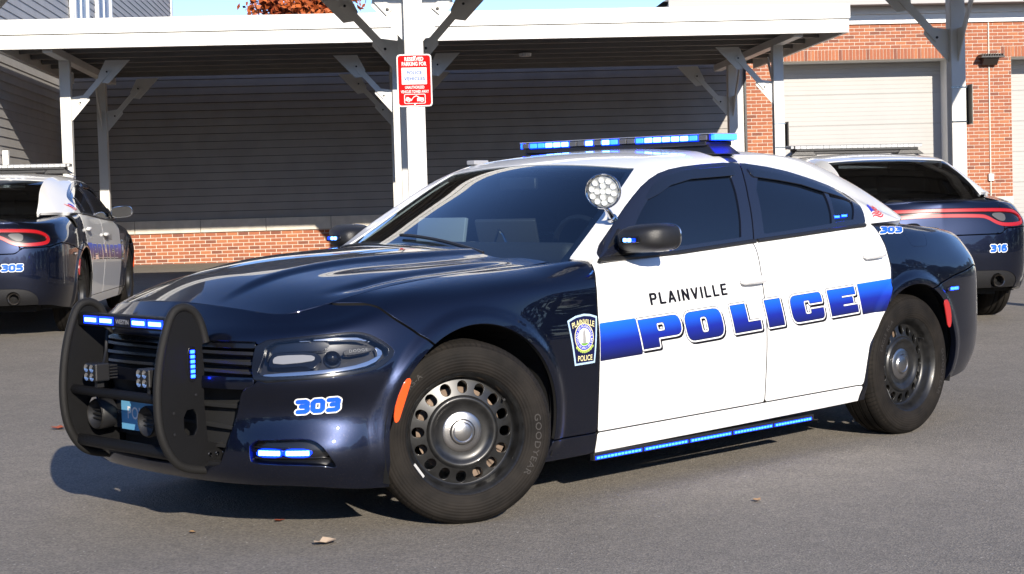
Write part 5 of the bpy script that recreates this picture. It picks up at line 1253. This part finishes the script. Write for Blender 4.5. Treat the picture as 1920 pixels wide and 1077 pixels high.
# ------------------------------------------------------------------ siding building on the left
XL = -5.75
SB = bgroot('siding_building', 'two storey grey clapboard building left of the carport', 'building')
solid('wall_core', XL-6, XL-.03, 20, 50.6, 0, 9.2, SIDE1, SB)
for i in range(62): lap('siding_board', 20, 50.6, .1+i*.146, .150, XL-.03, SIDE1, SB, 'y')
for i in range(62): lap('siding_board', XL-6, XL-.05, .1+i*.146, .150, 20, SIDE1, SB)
solid('corner_board', XL-.03, XL+.02, 50.45, 50.7, 0, 9.2, TRIMW, SB)
for d0, d1 in ((33.9, 35.6), (36.7, 38.7), (27.0, 28.6)):
    wf = MB(); z0, z1 = 5.25, 7.2
    for bx in ((d0, d0+.16, z0, z1), (d1-.16, d1, z0, z1), (d0, d1, z1-.16, z1), (d0-.05, d1+.05, z0-.08, z0+.08)): wf.box(XL-.03, XL+.05, bx[0], bx[1], bx[2], bx[3])
    w_ = wf.build('window', TRIMW, SB)
    solid('pane', XL-.03, XL+.004, d0+.16, d1-.16, z0+.08, z1-.16, mat('sky_glass', (.10, .20, .34), .35), w_)
    solid('mullion', XL, XL+.03, (d0+d1)/2-.03, (d0+d1)/2+.03, z0, z1, TRIMW, w_)
solid('downspout', XL, XL+.09, 27.0, 27.1, .3, 2.5, TRIMW, SB); solid('downspout', XL, XL+.08, 33.5, 33.6, 4.5, 9, TRIMW, SB)
mb = MB(); mb.add([(XL+.5, 19.5, 9.2), (XL-6.5, 19.5, 9.2), (XL-3, 19.5, 12), (XL+.5, 51.1, 9.2), (XL-6.5, 51.1, 9.2), (XL-3, 51.1, 12)], [(0, 1, 2), (3, 5, 4), (0, 2, 5, 3), (1, 4, 5, 2), (0, 3, 4, 1)]); mb.build('roof', ROOFM, SB)
# ------------------------------------------------------------------ carport (built once, then copied nearer)
def carport(label, rear, loc):
    CP = bgroot('carport', label, 'carport', 'steel carports', loc)
    PX = (-4.74, .415, 6.52); PD = (27.0, 30.5); w = .0825; zb = 3.86
    X0, X1 = -5.46, 7.24
    for x in PX:
        for d in PD:
            p_ = MB().box(x-w, x+w, d-w, d+w, -.05, zb).build('post', STEELW, CP, bevel=.008)
            solid('base_plate', x-.16, x+.16, d-.16, d+.16, .2, .45, STEELW, p_)
            for s_ in (-1, 1):
                if x == PX[0] and s_ < 0 or x == PX[2] and s_ > 0: continue
                # lower gusset on the post, flat bar brace, upper gusset on the beam
                MB().prism([(w, 2.93), (.36, 3.25), (.35, 3.31), (.29, 3.33), (w, 3.30)], lambda q_: (x+s_*q_[0], d-.006, q_[1]), lambda q_: (x+s_*q_[0], d+.006, q_[1])).build('gusset', STEELW, p_)
                MB().bar((x+s_*.20, d-.02, 3.19), (x+s_*.66, d-.02, 3.70), .02, .085, (0, -1, 0) if False else (-s_*.7, 0, .7)).build('brace', STEELW, p_)
                MB().prism([(.52, 3.52), (.66, 3.50), (1.0, zb), (.62, zb), (.50, 3.62)], lambda q_: (x+s_*q_[0], d-.006, q_[1]), lambda q_: (x+s_*q_[0], d+.006, q_[1])).build('gusset', STEELW, p_)
                for (gx_, gz_) in ((.22, 3.21), (.64, 3.68)): MB().lathe([(.0001, -.012), (.014, -.010), (.016, 0)], 8, (x+s_*gx_, d-.03, gz_), (0, 1, 0)).build('bolt', BLACK, p_)
            sg = 1 if d == PD[0] else -1
            MB().prism([(w, 2.93), (.30, 3.22), (.26, 3.30), (w, 3.30)], lambda q_: (x-.006, d+sg*q_[0], q_[1]), lambda q_: (x+.006, d+sg*q_[0], q_[1])).build('gusset', STEELW, p_)
            MB().bar((x, d+sg*.20, 3.19), (x, d+sg*.66, 3.72), .02, .085, (0, -sg*.7, .7)).build('brace', STEELW, p_)
        MB().box(x-.075, x+.075, 25.6, rear-.05, zb, zb+.12).build('beam', STEELW, CP, bevel=.006)
    for d in PD: MB().box(X0+.03, X1-.03, d-.07, d+.07, zb-.002, zb+.118).build('girder', SOFF, CP) if False else None
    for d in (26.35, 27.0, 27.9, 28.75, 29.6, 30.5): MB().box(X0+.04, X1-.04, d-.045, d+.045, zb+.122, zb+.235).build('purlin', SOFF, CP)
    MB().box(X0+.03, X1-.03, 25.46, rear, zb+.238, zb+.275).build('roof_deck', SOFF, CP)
    MB().box(X0, X1, 25.40, 25.455, 3.895, 4.095).build('fascia', STEELW, CP, bevel=.004); MB().box(X0-.02, X1+.03, 25.37, 25.455, 4.105, 4.325).build('fascia', STEELW, CP, bevel=.004)
    for x, s_ in ((X0, -1), (X1, 1)): MB().box(x-.03, x+.03, 25.46, rear, 3.90, 4.32).build('rake_fascia', STEELW, CP)
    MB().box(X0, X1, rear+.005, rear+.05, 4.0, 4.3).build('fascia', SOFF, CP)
    MB().lathe([(.0001, -.06), (.10, -.05), (.11, 0)], 16, (2.6, 28.6, zb+.12), (0, 0, 1)).build('soffit_lamp', mat('lamp_glass', (.7, .7, .68), .2), CP)
    return CP
CPF = carport('white steel carport canopy against the slate siding wall', 31.8, (0, 0, 0))
CPN = carport('white steel carport canopy whose post carries the red parking sign', 31.25, (-.03, -12.0, -.10))
# ------------------------------------------------------------------ parking sign on the near post
def sign():
    S = bgroot('parking_sign', 'red and white reserved parking sign on carport post', 'sign', loc=(.382, 14.905, 2.482))
    RED = mat('sign_red', (.42, .003, .004), .45); SW = mat('sign_white', (.62, .62, .61), .4); SBL = mat('sign_blue_print', (.05, .13, .38), .5)
    for _m in (RED, SW, SBL): _m.node_tree.nodes['Principled BSDF'].inputs['Specular IOR Level'].default_value = .1; _m.node_tree.nodes['Principled BSDF'].inputs['Roughness'].default_value = .7
    def layer(name, poly, y, m_, par): return MB().prism([tuple(q_) for q_ in poly], lambda q_: (q_[0], y, q_[1]), lambda q_: (q_[0], y+.0012, q_[1])).build(name, m_, par)
    def rrp(x0, z0, x1, z1, r): return round_poly([(x0, z0), (x1, z0), (x1, z1), (x0, z1)], r, 6)
    p_ = MB().prism([tuple(q_) for q_ in rrp(-.1525, -.2285, .1525, .2285, .035)], lambda q_: (q_[0], 0, q_[1]), lambda q_: (q_[0], .004, q_[1])).build('plate', SW, S)
    layer('red_field', rrp(-.141, -.217, .141, .217, .026), -.0016, RED, p_); layer('white_panel', rrp(-.112, -.035, .108, .112, .005), -.0030, SW, p_)
    def line(body, h, wid, zc, m_, bold, y):
        tv, tt = text_mesh(body, h, bold=bold, spacing=1.05); k = wid/tv[:, 0].max(); mesh_obj('lettering', np.c_[tv[:, 0]*k-wid/2, 0*tv[:, 0]+y, tv[:, 1]+zc], tt, m_, p_)
    line('RESERVED', .036, .165, .168, SW, .045, -.0035); line('PARKING FOR', .036, .216, .126, SW, .045, -.0035)
    line('POLICE', .030, .132, .052, SBL, .02, -.0048); line('VEHICLES', .030, .182, .000, SBL, .02, -.0048)
    line('UNAUTHORIZED', .026, .168, -.073, SW, .035, -.0035); line('VEHICLES TOWED AWAY', .026, .245, -.111, SW, .035, -.0035)
    layer('pictogram_frame', rrp(-.095, -.203, .092, -.118, .014), -.0030, SW, p_); layer('pictogram_field', rrp(-.088, -.197, .085, -.124, .010), -.0044, RED, p_)
    layer('pictogram_truck', [(.018, -.182), (.018, -.155), (.03, -.150), (.010, -.138), (-.012, -.150), (-.028, -.172), (-.034, -.168), (-.014, -.142), (.012, -.129), (.040, -.148), (.075, -.152), (.078, -.182)], -.0058, SW, p_)
    layer('pictogram_car', [(-.083, -.178), (-.083, -.160), (-.072, -.144), (-.055, -.146), (-.042, -.158), (-.028, -.163), (-.028, -.178)], -.0058, SW, p_)
    for cx_ in (-.056, .060): MB().lathe([(.0001, .0014), (.012, .0014), (.012, 0)], 16, (cx_, -.0060, -.178), (0, -1, 0)).build('pictogram_wheel', SW, p_); MB().lathe([(.0001, .0004), (.006, .0004), (.006, 0)], 12, (cx_, -.0076, -.178), (0, -1, 0)).build('pictogram_hub', RED, p_)
    for z in (.200, -.21): MB().lathe([(.0001, .004), (.006, .003), (.007, 0)], 10, (.0, -.003, z), (0, -1, 0)).build('bolt', CHROME, S)
    return S
sign()
def edge_sign(loc, label):
    S = bgroot('parking_sign', label, 'sign', loc=loc)
    MB().box(.0, .006, -.15, .15, -.22, .22).build('plate', SOFF, S); MB().box(-.045, .0, -.022, .022, -.22, .22).build('sign_channel', BLACK, S)
    for z in (.19, -.19):
        mb = MB(); mb.box(-.215, -.04, -.088, -.0845, z-.008, z+.008); mb.box(-.045, -.04, -.0845, .0, z-.008, z+.008); mb.build('strap', CHROME, S)
# two signs seen edge-on on their posts
edge_sign((6.49+.0825+.045, 18.5, 2.36), 'edge-on sign strapped to the carport post by the garage pier')
edge_sign((6.52+.0825+.045, 27.0, 2.42), 'edge-on sign strapped to the carport post by the siding wall')
# ------------------------------------------------------------------ trees
def leaf_mat(name, c1, c2):
    M = mat(name, c1, .6); t = M.node_tree; b = t.nodes['Principled BSDF']
    a = t.nodes.new('ShaderNodeAttribute'); a.attribute_name = 'tone'; r = t.nodes.new('ShaderNodeValToRGB'); r.color_ramp.elements[0].color = (*c1, 1); r.color_ramp.elements[1].color = (*c2, 1)
    t.links.new(a.outputs['Fac'], r.inputs[0]); t.links.new(r.outputs[0], b.inputs['Base Color'])
    try: b.inputs['Subsurface Weight'].default_value = 0
    except Exception: pass
    return M
BARK = mat('bark', (.09, .07, .055), .9, var=.3, vscale=12, bump=.6, bscale=25)
def tree_meshes(seed, h, cr_w, cr_h, nleaf, leaf, lm_):
    r = random.Random(seed); tr = MB(); base = h-cr_h
    tr.tube([(0, 0, -.2), (.05, .03, base*.5), (0, .06, base), (.08, 0, h*.78)], [.22*h/9, .17*h/9, .13*h/9, .04], 9)
    tips = []
    for k in range(14):
        t = 2*math.pi*k/14+r.uniform(-.3, .3); z0 = base*.8+(h*.75-base*.8)*k/14; R = cr_w*(.55+.4*r.random()); z1 = min(h*.97, z0+R*r.uniform(.5, 1.0))
        mid = (math.cos(t)*R*.5, math.sin(t)*R*.5, (z0+z1)/2-.1); end = (math.cos(t)*R, math.sin(t)*R, z1)
        tr.tube([(0, 0, z0), mid, end], [.07, .045, .015], 6); tips += [mid, end]
    V = []; F = []; T = []
    clumps = []
    for k in range(80):
        while True:
            x, y, z = (r.uniform(-1, 1) for _ in range(3))
            if .25 < x*x+y*y+z*z < 1: break
        clumps.append((x*cr_w, y*cr_w, base+cr_h*.5+z*cr_h*.52, r.uniform(.35, .85)*cr_w*.36, r.uniform(0, 1)))
    clumps += [(x, y, z, cr_w*.25, r.random()) for x, y, z in tips]
    for i in range(nleaf):
        c = r.choice(clumps); g_ = [r.gauss(0, .55) for _ in range(3)]; p_ = np.array([c[0]+g_[0]*c[3], c[1]+g_[1]*c[3], c[2]+g_[2]*c[3]*.8])
        a = np.array([r.gauss(0, 1) for _ in range(3)]); a /= np.linalg.norm(a); b = np.cross(a, [r.gauss(0, 1) for _ in range(3)]); b /= np.linalg.norm(b); s_ = leaf*r.uniform(.6, 1.3)
        k = len(V); V += [tuple(p_-a*s_), tuple(p_+b*s_*.6), tuple(p_+a*s_), tuple(p_-b*s_*.6)]; F.append((k, k+1, k+2, k+3)); T += [min(1, max(0, c[4]*.6+r.random()*.4))]*4
    me = bpy.data.meshes.new('crown'); me.from_pydata(V, [], F); at_ = me.attributes.new('tone', 'FLOAT', 'POINT'); at_.data.foreach_set('value', T); me.materials.append(lm_)
    return tr, me
def tree(loc, label, group, tr, me, rz=0, sc=1., trunk_me=None):
    R_ = empty('tree', loc, rz=rz); R_.scale = (sc, sc, sc); tag(R_, label, 'tree', group)
    if trunk_me is None: t_ = tr.build('trunk', BARK, R_, smooth=True)
    else: t_ = bpy.data.objects.new('trunk', trunk_me); link(t_, R_)
    c_ = bpy.data.objects.new('crown', me); link(c_, R_); return t_.data
trm, cme = tree_meshes(3, 10.5, 1.75, 6.6, 12000, .12, leaf_mat('autumn_maple_leaf', (.20, .028, .012), (.55, .14, .025)))
q = bgw(-5.6+3.35, 58, 0); tree((q[0], q[1], 0), 'red autumn maple tree rising behind the carport roof', 'autumn trees', trm, cme)
# the wood across the lot behind the photographer; the paintwork mirrors it
def woodland():
    r = random.Random(5); V = []; F = []; T = []
    for k in range(60):
        t = math.radians(-80+262*k/59+r.uniform(-2, 2)); dist = 40+r.uniform(-3, 5); h = r.uniform(5.5, 8.8); w = r.uniform(2.6, 3.8); cx_, cy_ = -1+dist*math.cos(t), dist*math.sin(t)
        for i in range(950):
            z = r.random()**.8; rad = w*math.sqrt(max(.05, 1-(2*z-.75)**2*.75))*r.random()**.5; q_ = r.uniform(0, 2*math.pi)
            p_ = np.array([cx_+rad*math.cos(q_), cy_+rad*math.sin(q_), .3+z*h]); a_ = np.array([r.gauss(0, 1) for _ in range(3)]); a_ /= np.linalg.norm(a_); b_ = np.cross(a_, [r.gauss(0, 1) for _ in range(3)]); b_ /= np.linalg.norm(b_); s_ = r.uniform(.18, .42)
            k0 = len(V); V += [tuple(p_-a_*s_), tuple(p_+b_*s_*.7), tuple(p_+a_*s_), tuple(p_-b_*s_*.7)]; F.append((k0, k0+1, k0+2, k0+3)); T += [r.random()]*4
        k0 = len(V); V += [(cx_+.18*math.cos(u), cy_+.18*math.sin(u), z) for z in (0, h*.8) for u in np.linspace(0, 2*math.pi, 7)[:-1]]; F += [(k0+j, k0+(j+1) % 6, k0+6+(j+1) % 6, k0+6+j) for j in range(6)]; T += [0]*12
    me = bpy.data.meshes.new('woodland'); me.from_pydata([tuple(map(float, v)) for v in V], [], F); at_ = me.attributes.new('tone', 'FLOAT', 'POINT'); at_.data.foreach_set('value', T); me.materials.append(leaf_mat('late_oak_leaf', (.022, .024, .008), (.075, .055, .016)))
    o = bpy.data.objects.new('woodland', me); link(o); tag(o, 'dark wood edge across the lot opposite the station', 'woodland', kind='stuff')
woodland()
# ------------------------------------------------------------------ fallen leaves
LEAFM = [mat('dry_leaf_tan', (.42, .25, .12), .7), mat('dry_leaf_red', (.30, .07, .03), .7), mat('dry_leaf_pale', (.55, .42, .30), .7)]
for k, (u, v, s_, mi, lab) in enumerate([(610, 1021, .035, 2, 'pale curled leaf lying on open asphalt before the sedan'), (110, 806, .035, 1, 'red brown leaf on the asphalt beside the push bumper shadow'), (1420, 941, .018, 0, 'small tan leaf fragment on asphalt beside the sedan door'), (523, 979, .014, 1, 'tiny orange leaf fragment at the sedan shadow edge'), (361, 1001, .014, 0, 'tiny tan leaf fragment on asphalt ahead of the sedan')]):
    p_ = ground_px(u, v); mbl = MB(); ang = k*1.9; n = 10
    out = []
    for j in range(n):
        t = 2*math.pi*j/n; rr_ = s_*(1+.25*math.cos(3*t+k))*(1 if j % 2 else .8); out.append((rr_*1.5*math.cos(t), rr_*math.sin(t)))
    V = [(x, y, .004+.35*s_*abs(math.sin(x/s_))+.2*s_*(y/s_)**2) for x, y in out]+[(0, 0, .006)]
    V2 = [(x, y, z+.0012) for x, y, z in V]; F = [(j, (j+1) % n, n) for j in range(n)]+[((j+1) % n+n+1, j+n+1, 2*n+1) for j in range(n)]
    mbl.add(V+V2, F); o = mbl.build('fallen_leaf', LEAFM[mi], None, loc=tuple(p_)); o.rotation_euler = (0, 0, ang); tag(o, lab, 'leaf')
